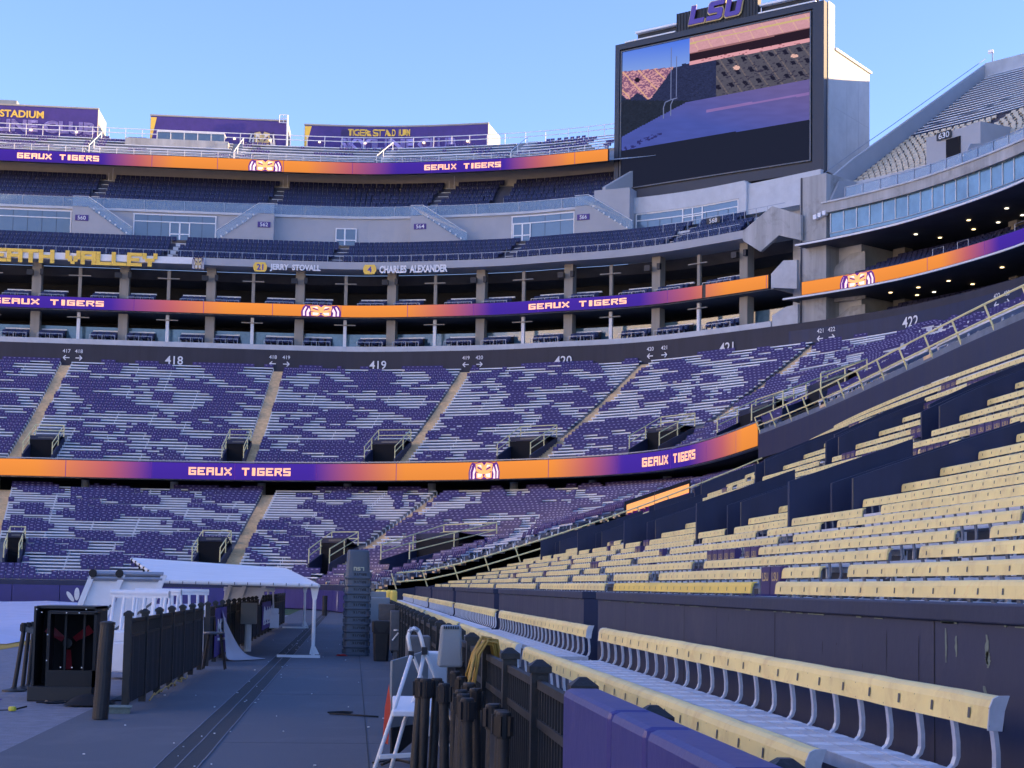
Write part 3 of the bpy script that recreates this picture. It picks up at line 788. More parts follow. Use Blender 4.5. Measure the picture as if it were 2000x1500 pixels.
def emblem(fn, W, H, parent=None, name='emblem', mp=None, n=(0, 0, 0)):
    g = MB()
    for j, (m, p) in enumerate(EMB):
        g.use(mp[m] if mp else m); P = [Vector(fn(x*W, y*H)) for x, y in p]; c = sum(P, Vector((0, 0, 0)))/len(P); off = Vector(n)*(.006*(j+1))
        P = [q+off for q in P]; c = c+off
        b = len(g.v); g.v.extend([tuple(q) for q in P]+[tuple(c)]); k = len(P)
        if m == 'led_purple' and j == 0 or m == 'led_orange':
            for i in range(k): g.face([b+i, b+(i+1) % k, b+k])
        else: g.face(list(range(b, b+k)))
    return g.build(name, None, parent)
def ribbon(sp, a, b, off, z0, z1, stops, texts, embs, lab, gap=None):
    m = (a+b)/2; q = sp.at(m, off); e = empty('led_ribbon_board', (q.x, q.y, z0), lab, 'led board')
    g = MB(); sp.slab(g, a-.05, b+.05, off+.04, off+.35, z0-.04, z1+.04, 1.2); g.build('housing', 'board_black', e)
    spans = [(a, gap[0]), (gap[1], b)] if gap else [(a, b)]
    for x, y in spans:
        g = MB(); st = sp.steps(x, y, .45)
        for s_ in st: g.v.append(sp.P(s_, off, z0)); g.v.append(sp.P(s_, off, z1))
        for i in range(len(st)-1): g.face([2*i, 2*i+2, 2*i+3, 2*i+1])
        o = g.build('screen', 'led_strip', e)
        me = o.data; ca = me.color_attributes.new('Col', 'FLOAT_COLOR', 'POINT'); buf = []
        for i, s_ in enumerate(st):
            c = stops[0][1]
            for (s0, c0), (s1, c1) in zip(stops[:-1], stops[1:]):
                if s0 <= s_ <= s1: c = mixc(c0, c1, (s_-s0)/(s1-s0+1e-9))
                elif s_ > s1: c = c1
            for r_ in range(2):
                f = .93+.14*r_; buf.extend((c[0]*f, c[1]*f, c[2]*f, 1))
        ca.data.foreach_set('color', buf)
        k = x+7.0; g = MB()      # module joints
        while k < y: sp.band(g, k, k+.05, [(off-.006, z0), (off-.006, z1)]); k += 7.0
        if g.v: g.build('joint', 'led_purple', e)
    H = z1-z0
    for t, x0, x1 in texts:
        rc, wd = block2d(t, .22); g = MB(); sp.letters(g, rc, wd, x0, x1, z0+.27*H, z1-.27*H, off-.01, -.015); g.build('lettering', 'led_letter', e)
    for s_, W in embs: emblem(lambda x, y: sp.P(s_+x, off-.008, z0+.0+y), W, H*.99, e, 'emblem', n=tuple(-sp.nrm(s_).to_3d()))
    return e
X = lambda sp, off, k: sp.bear(k, off)
f3 = lambda k: RS.bear(k, -.06)
ribbon(RS, 3, sE, -.06, 10.15, 11.52,
  [(3, PU), (f3(-0.21802)-3, OR), (f3(-0.19652), OR), (f3(-0.15324), PK), (f3(-0.12521), PU), (f3(-0.02740), PU), (f3(0.00134), PK), (f3(0.03025), OR), (f3(0.12452), OR), (f3(0.14753), PK), (f3(0.16900), PU), (f3(0.21218), PU), (f3(0.23390), PK), (f3(0.24731), OR)],
  [('GEAUX TIGERS', f3(-0.10354), f3(-0.04104)), ('GEAUX TIGERS', f3(0.18223), f3(0.21652))],
  [(f3(0.08076), 1.42)], 'lowest orange and purple LED ribbon board reading GEAUX TIGERS across the photo middle')
c2 = lambda k: CL.bear(k, -.15)
ribbon(CL, 4, c2(0.26373), -.15, 29.05, 30.25,
  [(4, PU), (c2(-0.15567), PU), (c2(-0.11942), PK), (c2(-0.08455), OR), (c2(0.02788), OR), (c2(0.05718), PK), (c2(0.08337), PU), (c2(0.17940), PU), (c2(0.21296), PK), (c2(0.23659), OR)],
  [('GEAUX TIGERS', c2(-0.22693), c2(-0.15966)), ('GEAUX TIGERS', c2(0.10738), c2(0.17040))],
  [(c2(-0.02477), 2.0)], 'middle orange and purple LED ribbon board between the two suite levels', gap=(c2(0.22005), c2(0.22241)))
c1 = lambda k: CL.bear(k, 8.6)
ribbon(CL, 4, c1(0.15713), 8.6, 46.35, 47.6,
  [(4, PU), (c1(-0.16388), PU), (c1(-0.14172), PK), (c1(-0.11949), OR), (c1(-0.03607), OR), (c1(-0.01015), PK), (c1(0.01917), PU), (c1(0.08983), PU), (c1(0.11140), PK), (c1(0.13305), OR)],
  [('GEAUX TIGERS', c1(-0.21598), c1(-0.16613)), ('GEAUX TIGERS', c1(0.03847), c1(0.08687))],
  [(c1(-0.06252), 1.75)], 'topmost orange and purple LED ribbon board below the upper deck')
c4 = lambda k: CL.bear(k, -.2)
ribbon(CL, c4(0.28626), c4(0.43717)+22, -.2, 27.85, 29.1,
  [(c4(0.28626), OR), (c4(0.38091), OR), (c4(0.39841), PK), (c4(0.41949), PU), (c4(0.43717)+22, PU)],
  [], [(c4(0.32367), 1.9)], 'orange LED ribbon board of the sideline stand with tiger emblem')

# ================================================================= end stand: suites and club levels
sR = CL.bear(0.26577, -.1)          # right end of the suite levels
eb = empty('suite_building', (-5, 163, 25), 'concrete end stand building with two open suite levels between ribbon boards', 'building')
def part(nm, m, fn, lab=None, parent=None):
    g = MB(); fn(g); return g.build(nm, m, parent or eb, label=lab)
part('floor_slab', 'concrete_light', lambda g: CL.slab(g, 0, sR, -.12, 8, 25.45, 26.0))
part('floor_slab', 'concrete', lambda g: CL.slab(g, 0, sR, .25, 8, 28.98, 30.0))
part('floor_slab', 'suite_wall', lambda g: CL.slab(g, 0, sR+1.2, -.2, 3.2, 34.02, 34.78))
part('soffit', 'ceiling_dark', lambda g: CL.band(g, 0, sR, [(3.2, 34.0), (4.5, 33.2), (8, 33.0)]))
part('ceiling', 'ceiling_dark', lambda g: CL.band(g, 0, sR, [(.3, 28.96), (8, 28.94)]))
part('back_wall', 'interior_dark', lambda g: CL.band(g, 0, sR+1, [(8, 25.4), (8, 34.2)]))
part('glass_screen', 'box_glass', lambda g: CL.slab(g, 0, sR-.6, 3.0, 3.06, 26.0, 27.75))
part('soffit_rail', 'rail_metal', lambda g: [CL.band(g, 0, sR-1, [(-.16, 25.14), (-.16, 25.19)])]+[CL.box(g, a, .07, -.2, -.12, 24.55, 25.5) for a in [1+2.28*j for j in range(int((sR-2)/2.28))]])
big = [X(CL, 1.6, k) for k in (-0.20065, -0.14718, -0.09376, -0.03822, 0.01986, 0.07662, 0.13333, 0.19069, 0.24872)]
thin = [X(CL, 1.6, k) for k in (-0.17412, -0.11976, -0.06733, -0.00925, 0.04784, 0.10457, 0.16126, 0.21927)]
step = (big[1]-big[0])
big = [big[0]-step*2, big[0]-step]+big; thin = [thin[0]-step*2, thin[0]-step]+thin
for a in big:
    part('pillar', 'column_tan', lambda g: (CL.box(g, a, .92, 1.3, 2.3, 26.0, 28.95)))
    part('pillar', 'column_tan', lambda g: (CL.box(g, a, .92, 1.3, 2.3, 30.0, 34.02)))
    for q in (-1, 1): part('loudspeaker', 'board_black', lambda g: CL.box(g, a+q*.55, .62, .5, .95, 32.55, 33.1) if q < 0 else CL.box(g, a+.62, .34, .6, .95, 32.6, 33.2))
for a in thin:
    for z0, z1 in ((26.0, 28.95), (30.0, 33.6)):
        part('thin_column', 'white_metal' if z0 < 30 else 'column_tan', lambda g: CL.box(g, a, .32, 1.2, 1.5, z0, z1))
        part('light_fixture', 'column_tan', lambda g: CL.box(g, a, 2.2, 1.0, 1.2, z1-.93 if z0 > 29 else z1-.60, z1-.83 if z0 > 29 else z1-.50))
cols = sorted([(a, 1) for a in big]+[(a, 0) for a in thin])
for (a, ta), (b, tb_) in zip(cols[:-1], cols[1:]):
    x0 = a+(.55 if ta else 1.35); x1 = b-(.55 if tb_ else 1.35)
    if x1-x0 < 1: continue
    for z0 in (26.0, 30.0):
        part('counter', 'white_metal', lambda g: CL.slab(g, x0, x1, 2.35, 2.6, z0+1.18, z0+1.32))
        part('counter_front', 'interior_dark', lambda g: CL.band(g, x0, x1, [(2.4, z0), (2.4, z0+1.18)]))
        g = MB(); CL.band(g, x0, x1, [(.06, z0+.48), (.06, z0+.53)])
        nq = max(2, int((x1-x0)/1.4)); [CL.box(g, x0+(x1-x0)*j/nq, .05, .05, .1, z0, z0+.53) for j in range(nq+1)]; g.build('suite_rail', 'rail_metal', eb)
        n = int((x1-x0)/.56)
        for r_ in range(2):
            for j in range(n):
                s_ = x0+.3+(x1-x0-.5)*(j)/max(n-1, 1); q = CL.at(s_, .55+.8*r_); t = CL.tan(s_)
                navy.put((q.x, q.y, z0+.02+.18*r_), math.atan2(t.y, t.x), 'navy suite seat, %s in %s row of a suite box' % (ordn(j), ordn(r_)))
# extra end walls of the suite levels at the right
def sz_prism(pts, off, th, m, nm='end_parapet', parent=None, sp=CL):
    g = MB(); P = [sp.P(X(sp, off, k), off, z) for k, z in pts]; n = sp.nrm(X(sp, off, pts[0][0])); g.prism(P, (n.x*th, n.y*th, 0)); g.build(nm, m, parent or eb)
sz_prism([(0.24687, 34.72), (0.26621, 36.5), (0.28543, 35.2), (0.28548, 32.9), (0.27074, 33.7), (0.25849, 32.5), (0.24689, 33.8)], -.22, .35, 'concrete_stained')
sz_prism([(0.26576, 30.3), (0.27391, 31.35), (0.28280, 31.2), (0.28285, 28.6), (0.26579, 29.05)], -.15, .35, 'concrete')
sz_prism([(0.26656, 26.5), (0.27573, 27.1), (0.28357, 27.2), (0.28363, 24.5), (0.26660, 25.5)], -.15, .35, 'concrete')
# stepped club seating
def steps_band(n, o0, dz, z0, dd, a, b, nm, m='riser', parent=eb):
    g = MB(); pr = []
    for i in range(n): pr += [(o0+dd*i, z0+dz*i-(dz if i else .5)), (o0+dd*i, z0+dz*i), (o0+dd*(i+1), z0+dz*i)]
    CL.band(g, a, b, pr, 1.6); return g.build(nm, m, parent)
def club_rows(n, o0, dd, z0, dz, a, b, aisles, where, pitch=.53, hold=lambda i, s_: True, aw=.62):
    for i in range(n):
        s_ = a; j = 0; off = o0+dd*i+.35
        while s_ < b:
            if all(abs(s_-(x+sl*i)) > aw for x, sl in aisles) and hold(i, s_):
                q = CL.at(s_, off); t = CL.tan(s_); navy.put((q.x, q.y, z0+dz*i), math.atan2(t.y, t.x), 'navy club seat, place %s, %s row %s' % (ordn(j), ordn(i), where)); j += 1
            R_ = 1.0; s_ += pitch/max(.6, (CL.at(s_+.5, off)-CL.at(s_, off)).length/.5)
sS = CL.bear(0.24720, .5)
steps_band(5, .15, .58, 34.6, .84, 0, sS, 'lower_club_terrace', 'navy_tread')
ais = [(X(CL, .6, k), .16) for k in (-0.11956, -0.01662, 0.09262, 0.19918)]
sC = X(CL, 2, 0.17424)
club_rows(5, .15, .84, 34.62, .58, 1, sS-.3, ais, 'above the yellow DEATH VALLEY letters', hold=lambda i, s_: not (s_ > sC+11 and i > 2))
for (x, sl) in ais:
    part('club_steps', 'concrete_light', lambda g: [CL.box(g, x+sl*i, 1.05, .15+.84*i, .15+.84*(i+1), 34.3+.58*i, 34.66+.58*i) for i in range(5)])
part('club_rail', 'rail_metal', lambda g: [CL.band(g, 0, sS, [(-.02, 35.45), (-.02, 35.5)])]+[CL.box(g, a, .045, -.04, .0, 34.7, 35.5) for a in [1.0+1.25*j for j in range(int(sS/1.25))]])
# club concourse wall with windows and doors
zw = 37.5
part('concourse_floor', 'concrete_light', lambda g: CL.band(g, 0, sR+3, [(4.3, zw), (6.1, zw)]))
part('club_wall', 'suite_wall', lambda g: CL.slab(g, 0, X(CL, 6, 0.16034), 6.1, 6.4, zw, 40.9))
def window(k0, k1, door=None, off=6.02, z0=zw+.05, z1=40.45, rows=7):
    a, b = X(CL, off, k0), X(CL, off, k1); g = MB(); CL.slab(g, a, b, off, off+.05, z0, z1); w_ = g.build('window', 'glass', eb)
    def fr(gg):
        CL.slab(gg, a-.1, b+.1, off-.05, off-.01, z1, z1+.12); CL.slab(gg, a, b, off-.05, off-.01, z1-.75, z1-.65)
        CL.box(gg, a, .12, off-.05, off, z0, z1); CL.box(gg, b, .12, off-.05, off, z0, z1)
    g = MB(); fr(g); g.build('frame', 'white_metal', w_)
    g = MB(); n = max(2, int((b-a)/1.35)); [CL.box(g, a+(b-a)*j/n, .04, off-.012, off, z0, z1) for j in range(1, n)]; g.build('mullion', 'board_black', w_)
    if door:
        x0, x1 = X(CL, off, door[0]), X(CL, off, door[1]); dd_ = double_door(x0, x1, off-.06, z0)
def double_door(x0, x1, off, z0, h=2.2):
    g = MB(); CL.slab(g, x0, x1, off, off+.03, z0, z0+h); d = g.build('door', 'glass', eb)
    g = MB(); m = (x0+x1)/2
    for x in (x0, m, x1): CL.box(g, x, .16 if x == m else .12, off-.05, off-.01, z0, z0+h)
    for z in (z0, z0+.85, z0+h-.1): CL.slab(g, x0, x1, off-.05, off-.01, z, z+.12)
    g.build('door_frame', 'white_metal', d)
window(-0.24321, -0.18167); window(-0.14297, -0.09225, (-0.12051, -0.10844))
double_door(X(CL, 6, -0.01669), X(CL, 6, -0.00473), 5.98, zw)
window(0.09559, 0.13571, (0.09661, 0.10752))
# stairs with glass balustrades and number plates
def club_stair(ka, kb_, kc_, lab, up_right=False):
    a, b, c = X(CL, 4.7, ka), X(CL, 4.7, kb_), X(CL, 4.7, kc_)     # landing a..b, slope b..c
    g = MB(); P = [CL.P(a, 4.7, zw-.3), CL.P(a, 4.7, 40.75), CL.P(b, 4.7, 40.75), CL.P(c, 4.7, zw), CL.P(c, 4.7, zw-.3)]
    n = CL.nrm(a); g.prism(P, (n.x*1.4, n.y*1.4, 0)); g.build('stair_wall', 'suite_wall', eb)
    g = MB(); P = [CL.P(a, 4.6, 40.75), CL.P(a, 4.6, 41.8), CL.P(b, 4.6, 41.8), CL.P(c, 4.6, zw+1.2), CL.P(c, 4.6, zw+.1), CL.P(b, 4.6, 40.75)]
    g.prism(P, (n.x*.03, n.y*.03, 0)); g.build('stair_glass', 'rail_glass', eb)
    g = MB(); g.tube([CL.P(a, 4.55, 41.82), CL.P(b, 4.55, 41.82), CL.P(c, 4.55, zw+1.22)], .035, 5)
    for j in range(1, 8): f = j/8; s_ = b+(c-b)*f; zz = 40.75+(zw-40.75)*f; CL.box(g, s_, .16, 4.5, 4.6, zz+.12, zz+.28)
    g.build('stair_handrail', 'white_metal', eb)
    d = 1 if c > b else -1; m = a+(1.0*d)
    g = MB(); CL.box(g, m, 1.35, 4.62, 4.69, 39.25, 39.85); pl = g.build('number_plate', 'banner_purple', eb)
    g = MB(); CL.text(g, lab, m, .42, 39.34, 4.6, .01, 1.0, centre=True); g.build('plate_number', 'white_paint', pl)
club_stair(-0.18099, -0.17128, -0.14382, '560'); club_stair(-0.05603, -0.06564, -0.09172, '562')
club_stair(0.03046, 0.03830, 0.06676, '564'); club_stair(0.13625, 0.14526, 0.17423, '566')
part('low_wall', 'concrete_light', lambda g: [CL.slab(g, X(CL, 4.4, a), X(CL, 4.4, b), 4.35, 4.5, zw-.3, zw+.35) for a, b in ((-0.05612, -0.01684), (-0.00423, 0.02529))])
# upper club rows, glass front rail, back wall and canopy underside
sU = X(CL, 9, 0.15911)
part('upper_ledge', 'concrete_light', lambda g: CL.slab(g, 0, sU+3, 5.9, 7.0, 40.75, 41.0))
part('glass_rail', 'rail_glass', lambda g: CL.slab(g, 0, sU, 5.95, 5.98, 41.0, 42.0))
part('glass_rail_cap', 'rail_metal', lambda g: [CL.band(g, 0, sU, [(5.93, 42.0), (5.93, 42.06)])]+[CL.box(g, a, .06, 5.9, 5.95, 41.0, 42.0) for a in [1.0+4.2*j for j in range(int(sU/4.2))]])
steps_band(8, 7.0, .66, 41.0, .82, 0, sU+2, 'upper_club_terrace', 'navy_tread')
ais2 = [(X(CL, 7.2, k), .20) for k in (-0.17217, -0.06070, 0.03875)]+[(X(CL, 7.2, 0.08141), .05)]
club_rows(8, 7.0, .82, 41.02, .66, 1, sU+1.5, ais2, 'under the topmost ribbon board', hold=lambda i, s_: s_ < sU-2.5+i*.55)
for n_, (x, sl) in enumerate(ais2[:3]):
    part('club_steps', 'concrete_light', lambda g: [CL.box(g, x+sl*i, 1.15, 7.0+.82*i, 7.0+.82*(i+1), 40.8+.66*i, 41.06+.66*i) for i in range(8)])
    part('handrail', 'white_metal', lambda g: [CL.box(g, x+sl*7+.2, .06, 13.2, 13.26, 45.6, 47.2), CL.box(g, x+sl*7-.2, .05, 13.0, 13.05, 45.4, 46.6)])
part('upper_back_wall', 'beige_wall', lambda g: CL.band(g, 0, sU+6, [(13.6, 45.4), (13.7, 49.2)]))
part('canopy_underside', 'concrete', lambda g: CL.band(g, 0, sU+4, [(9.0, 46.5), (10.2, 47.0), (13.7, 48.9)]))
def plate(sp, k, off, z, t, h=.42, w_=1.5, lab=''):
    s_ = X(sp, off, k); q = sp.at(s_, off); e = empty('section_sign', (q.x, q.y, z), lab, 'sign', 'small section number plates')
    g = MB(); sp.box(g, s_, w_, off, off+.06, z, z+h*1.35); g.build('plate', 'board_black', e)
    g = MB(); sp.text(g, t, s_, h, z+h*.17, off-.01, .008, 1.0, centre=True); g.build('number', 'white_paint', e)
for t, k in (('559', -0.21940), ('561', -0.11411), ('563', -0.00504), ('565', 0.11454)):
    plate(CL, k, 12.6, 47.4, t, lab='small black plate numbered %s, %s plate along the beige upper wall' % (t, {'559': 'first', '561': 'second', '563': 'third', '565': 'fourth'}[t]))
# upper deck above the top ribbon board
sV = min(X(CL, o, 0.15876) for o in (9, 12, 15, 20, 24))
part('upper_deck_terrace', 'riser', lambda g: CL.band(g, 0, sV, [(8.95, 46.5), (8.95, 47.66)]+sum([[(9.2+.8*i, 47.62+.52*i-.5*(i > 0)), (9.2+.8*i, 47.62+.52*i), (10.0+.8*i, 47.62+.52*i)] for i in range(7)], [])+[(15, 51.0), (24, 51.0), (24, 40)], 1.6))
for i in range(6):
    for a, b, w__ in ((1, X(CL, 11, -0.17365), 'at the edge of view'), (X(CL, 11, -0.16861), X(CL, 11, -0.08461), 'below the concrete box'), (X(CL, 11, -0.07820), X(CL, 11, 0.00752), 'below the tiger billboard'), (X(CL, 11, 0.01176), X(CL, 11, 0.09300), 'below the skyline club billboard'), (X(CL, 11, 0.09864), sU-.6, 'beside the video board')):
        g = MB(); CL.slab(g, a, b, 9.55+.8*i, 9.82+.8*i, 47.97+.52*i, 48.04+.52*i, 1.5); q = CL.at((a+b)/2, 9.6+.8*i)
        benches.put((q.x, q.y, 48+.52*i), 0, 'aluminium bench, %s row of the upper deck %s' % (ordn(i), w__), g)
        n = int((b-a)/.5)
        for j in range(n):
            s_ = a+(b-a)*(j+.5)/n; v = mnoise.noise(Vector((s_*.28, i*.8, 5.5)))
            if v < (.22 if s_ < X(CL, 11, 0.09864) else -.02): continue
            q = CL.at(s_, 9.85+.8*i); t = CL.tan(s_); purple.put((q.x, q.y, 48.04+.52*i), math.atan2(t.y, t.x), 'purple chairback seat in the %s upper deck row %s' % (ordn(i), w__))
part('front_rail', 'white_metal', lambda g: [CL.slab(g, 0, sU-.4, 9.05, 9.1, 48.35, 48.41), CL.slab(g, 0, sU-.4, 9.05, 9.1, 48.0, 48.04)]+[CL.box(g, a, .05, 9.04, 9.1, 47.6, 48.4) for a in [1.0+1.8*j for j in range(int((sU)/1.8))]])
part('top_rail', 'white_metal', lambda g: [CL.slab(g, 0, sU-.5, 14.6, 14.66, 51.6, 51.68), CL.slab(g, 0, sU-.5, 14.6, 14.66, 52.1, 52.18)]+[CL.box(g, a, .07, 14.6, 14.66, 50.9, 52.2) for a in [1.0+1.8*j for j in range(int((sU-1)/1.8))]])
for k in (-0.17107, -0.08141, 0.00981, 0.09598):
    a = X(CL, 10, k); part('deck_stair', 'concrete', lambda g: [CL.box(g, a+.12*i, 1.2, 9.2+.8*i, 10.0+.8*i, 47.4+.52*i, 47.72+.52*i) for i in range(7)])
    part('stair_handrail', 'white_metal', lambda g: [g.tube([CL.P(a-.1+.12*i_, 9.3+.8*i_, 48.6+.52*i_) for i_ in (0, 5)], .05, 5)]+[g.tube([CL.P(a-.1+.12*i_, 9.3+.8*i_, 47.6+.52*i_), CL.P(a-.1+.12*i_, 9.3+.8*i_, 48.6+.52*i_)], .05, 5) for i_ in (0, 2, 5)])
# corner glass lounge under the video board
lo = empty('corner_lounge', (36, 147, 36), 'glass fronted lounge with white double doors under the video board', 'building')
a, b = X(CL, 6, 0.17644), X(CL, 6, 0.24368)
part('wall', 'suite_wall', lambda g: CL.slab(g, a-3.6, a-.1, 4.6, 6.4, zw, 42.2), parent=lo)
part('wall', 'suite_wall', lambda g: g.prism([CL.P(a-3.4, 6.5, 41), CL.P(a-3.4, 6.5, 43.0), CL.P(a-.2, 14, 48.3), CL.P(a-.2, 14, 41)], (.3, -.2, 0)), parent=lo)
part('fascia', 'concrete_light', lambda g: CL.slab(g, a-.1, b+.8, 5.85, 6.5, 39.75, 41.4), parent=lo)
part('pier', 'concrete_light', lambda g: CL.box(g, b+.7, .9, 5.7, 6.6, 36.4, 41.2), parent=lo)
g = MB(); CL.slab(g, a, b, 6.0, 6.05, 36.6, 39.75); wd = g.build('window', 'glass', lo)
g = MB(); CL.slab(g, a, b, 5.94, 5.98, 39.62, 39.75); CL.slab(g, a, b, 5.94, 5.98, 38.95, 39.05); d0, d1 = X(CL, 6, 0.20711), X(CL, 6, 0.21997)
for x in (a, d0, (d0+d1)/2, d1, b): CL.box(g, x, .14, 5.93, 5.98, 36.6, 39.7)
CL.slab(g, d0, d1, 5.93, 5.98, 38.75, 38.85); CL.slab(g, d0, d1, 5.93, 5.98, 37.2, 37.3); g.build('frame', 'white_metal', wd)
g = MB(); [CL.box(g, a+(b-a)*j/9, .05, 5.985, 6.0, 36.6, 39.0) for j in range(1, 9)]; g.build('mullion', 'board_black', wd)
part('platform', 'concrete_light', lambda g: CL.slab(g, X(CL, 4, 0.20582), sR, 2.6, 6, 36.3, 36.55), parent=lo)
part('panel_wall', 'concrete_light', lambda g: CL.slab(g, b+1.1, b+9.4, 6.0, 6.5, 34, 41.0), parent=lo)
part('terrace_rail', 'rail_metal', lambda g: [CL.slab(g, d0-.3, sR-.6, 2.7, 2.74, 37.45, 37.5)]+[CL.box(g, q, .045, 2.7, 2.74, 36.5, 37.5) for q in [d0-.3+1.3*j for j in range(int((sR-d0)/1.3))]], parent=lo)
plate(CL, 0.22708, 2.55, 36.75, '568', .45, 1.6, 'white 568 section number on a purple plate before the glass lounge')

# DEATH VALLEY letters and retired number signs on the fascia
dv = empty('fascia_lettering', (-30, 163, 33.6), 'big yellow block letters reading DEATH VALLEY along the end stand fascia', 'sign')
def block_word(t, k0, k1, z0, z1, off, m, parent, fat=.26, th=-.12):
    a, b = CL.bear(k0, off), CL.bear(k1, off); wtot = sum(block2d(c_, fat)[1]+.13 for c_ in t)-.13; x = 0
    for ch in t:
        rc, wd_ = block2d(ch, fat); g = MB(); q = a+(b-a)*x/wtot; CL.letters(g, rc, wd_, q, q+(b-a)*wd_/wtot, z0, z1, off, th, 0); g.build('letter', m, parent); x += wd_+.13
block_word('VALLEY', -0.18360, -0.12801, 33.62, 34.95, -.35, 'gold_letter', dv)
kA, kB_ = -0.22875, -0.19112
block_word('EATH', kA, kB_, 33.62, 34.95, -.35, 'gold_letter', dv)
part('white_backing', 'white_metal', lambda g: CL.slab(g, 0, X(CL, -.3, -0.09817), -.30, -.22, 34.06, 34.74), parent=dv)
fe = lambda x, y, s_: CL.P(s_+x, -.45, 33.55+y)
s_ = X(CL, -.4, -0.10232); ee = emblem(lambda x, y: CL.P(s_+x, -.42, 33.5+y), .62, 1.25, None, 'round_emblem', {'led_purple': 'emblem_purple', 'led_white': 'emblem_white', 'led_orange': 'emblem_gold'}, n=tuple(-CL.nrm(s_).to_3d()))
tag(ee, 'small white and gold animal face badge after the yellow fascia letters', 'emblem')
def retired(num, name, kx, k0, k1, lab):
    s_ = X(CL, -.3, kx); q = CL.at(s_, -.3); e = empty('name_sign', (q.x, q.y, 33.5), lab, 'sign', 'retired number signs on the fascia')
    g = MB(); pts = []
    for x, y in ((-.68, .3), (-.5, 0), (.5, 0), (.68, .3), (.68, .7), (.5, 1), (-.5, 1), (-.68, .7)): pts.append(CL.P(s_+x, -.28, 33.5+y*.98))
    n = CL.nrm(s_); g.prism(pts, (-n.x*.06, -n.y*.06, 0)); g.build('badge', 'gold_letter', e)
    g = MB(); CL.text(g, num, s_, .62, 33.68, -.36, .03, 1.0, centre=True); g.build('badge_number', 'purple_letter', e)
    a, b = X(CL, -.3, k0), X(CL, -.3, k1); vs, fs, wd_ = text2d(name, .045); st = (b-a)/(wd_*.80)
    g = MB(); CL.text(g, name, a, .80, 33.58, -.30, .045, st); g.build('name_lettering', 'white_paint', e)
retired('21', 'JERRY  STOVALL', -0.06373, -0.05764, -0.02585, 'gold badge 21 with a short white name on the concrete fascia')
retired('4', 'CHARLES  ALEXANDER', 0.00516, 0.01132, 0.05463, 'gold badge 4 with the longer white name on the concrete fascia')

# billboards on the top deck
def billboard(k0, k1, z1, lab, kind, off=16.8):
    a, b = X(CL, off, k0), X(CL, off, k1); q = CL.at((a+b)/2, off); e = empty('billboard', (q.x, q.y, 50.5), lab, 'billboard')
    g = MB(); CL.slab(g, a, b, off, off+5.5, 50.5, z1, 1.5); g.build('shed', 'beige_wall', e)
    g = MB(); CL.slab(g, a+.05, b-.05, off-.06, off-.01, 50.6, z1-.12, 1.5); g.build('print', 'banner_purple', e)
    g = MB(); CL.slab(g, a-.05, b+.05, off-.1, off+.1, z1-.08, z1+.08, 1.5); g.build('trim', 'beige_wall', e)
    for j in range(4):
        f = a+(b-a)*(.1+.26*j); g = MB(); CL.box(g, f, .22, off-.3, off-.06, 52.0, 52.14); g.build('spotlight', 'lamp_warm', e)
    return a, b, e, off
a, b, e, of = billboard(-0.03849, 0.07903, 54.1, 'purple billboard beside the mast reading TIGER STADIUM SKYLINE CLUB on the top deck', 't')
part('print_strip', 'gold_letter', lambda g: g.add([CL.P(a+.02, of-.08, 50.7), CL.P(a+.05, of-.08, 53.9), CL.P(a+.75, of-.08, 53.9)], [(0, 1, 2)]), parent=e)
x0 = X(CL, of, -0.01084); vs, fs, wd_ = text2d('TIGER STADIUM', .03)
part('lettering', 'gold_letter', lambda g: CL.text(g, 'TIGER STADIUM', x0, .82, 52.9, of-.14, .03, (X(CL, of, 0.02770)-x0)/(wd_*.78)), parent=e)
x0 = X(CL, of, -0.01556); vs, fs, wd_ = text2d('SKYLINE CLUB', 0, .05)
part('outline_lettering', 'banner_outline', lambda g: CL.text(g, 'SKYLINE CLUB', x0, 1.35, 51.25, of-.16, 0, (X(CL, of, 0.05874)-x0)/(wd_*1.35), outline=.05), parent=e)
emblem(lambda x, y: CL.P(X(CL, of, -0.01311)+x, of-.08, 52.9+y), .38, .75, e, 'emblem', {'led_purple': 'emblem_purple', 'led_white': 'emblem_gold', 'led_orange': 'emblem_gold'})
a, b, e, of = billboard(-0.27453, -0.16752, 54.9, 'purple billboard cut by the edge of view reading TIGER STADIUM SKYLINE CLUB', 't')
x0 = X(CL, of, -0.24702); vs, fs, wd_ = text2d('TIGER STADIUM', .03)
part('lettering', 'gold_letter', lambda g: CL.text(g, 'TIGER STADIUM', x0, .85, 53.45, of-.14, .03, (X(CL, of, -0.20078)-x0)/(wd_*.85)), parent=e)
x0 = X(CL, of, -0.25226); vs, fs, wd_ = text2d('SKYLINE CLUB', 0, .05)
part('outline_lettering', 'banner_outline', lambda g: CL.text(g, 'SKYLINE CLUB', x0, 1.45, 51.8, of-.16, 0, (X(CL, of, -0.16874)-x0)/(wd_*1.45), outline=.05), parent=e)
a, b, e, of = billboard(-0.13512, -0.04916, 54.45, 'middle dark purple billboard with gold tiger face on the top deck', 'm')
part('print_strip', 'gold_letter', lambda g: g.add([CL.P(a+.02, of-.08, 50.7), CL.P(a+.05, of-.08, 54.2), CL.P(a+.7, of-.08, 54.2)], [(0, 1, 2)]), parent=e)
emblem(lambda x, y: CL.P(X(CL, of, -0.06497)+x, of-.08, 50.7+y), 1.55, 2.4, e, 'emblem', {'led_purple': 'emblem_purple', 'led_white': 'emblem_white', 'led_orange': 'emblem_gold'}, n=(0, -1, 0))
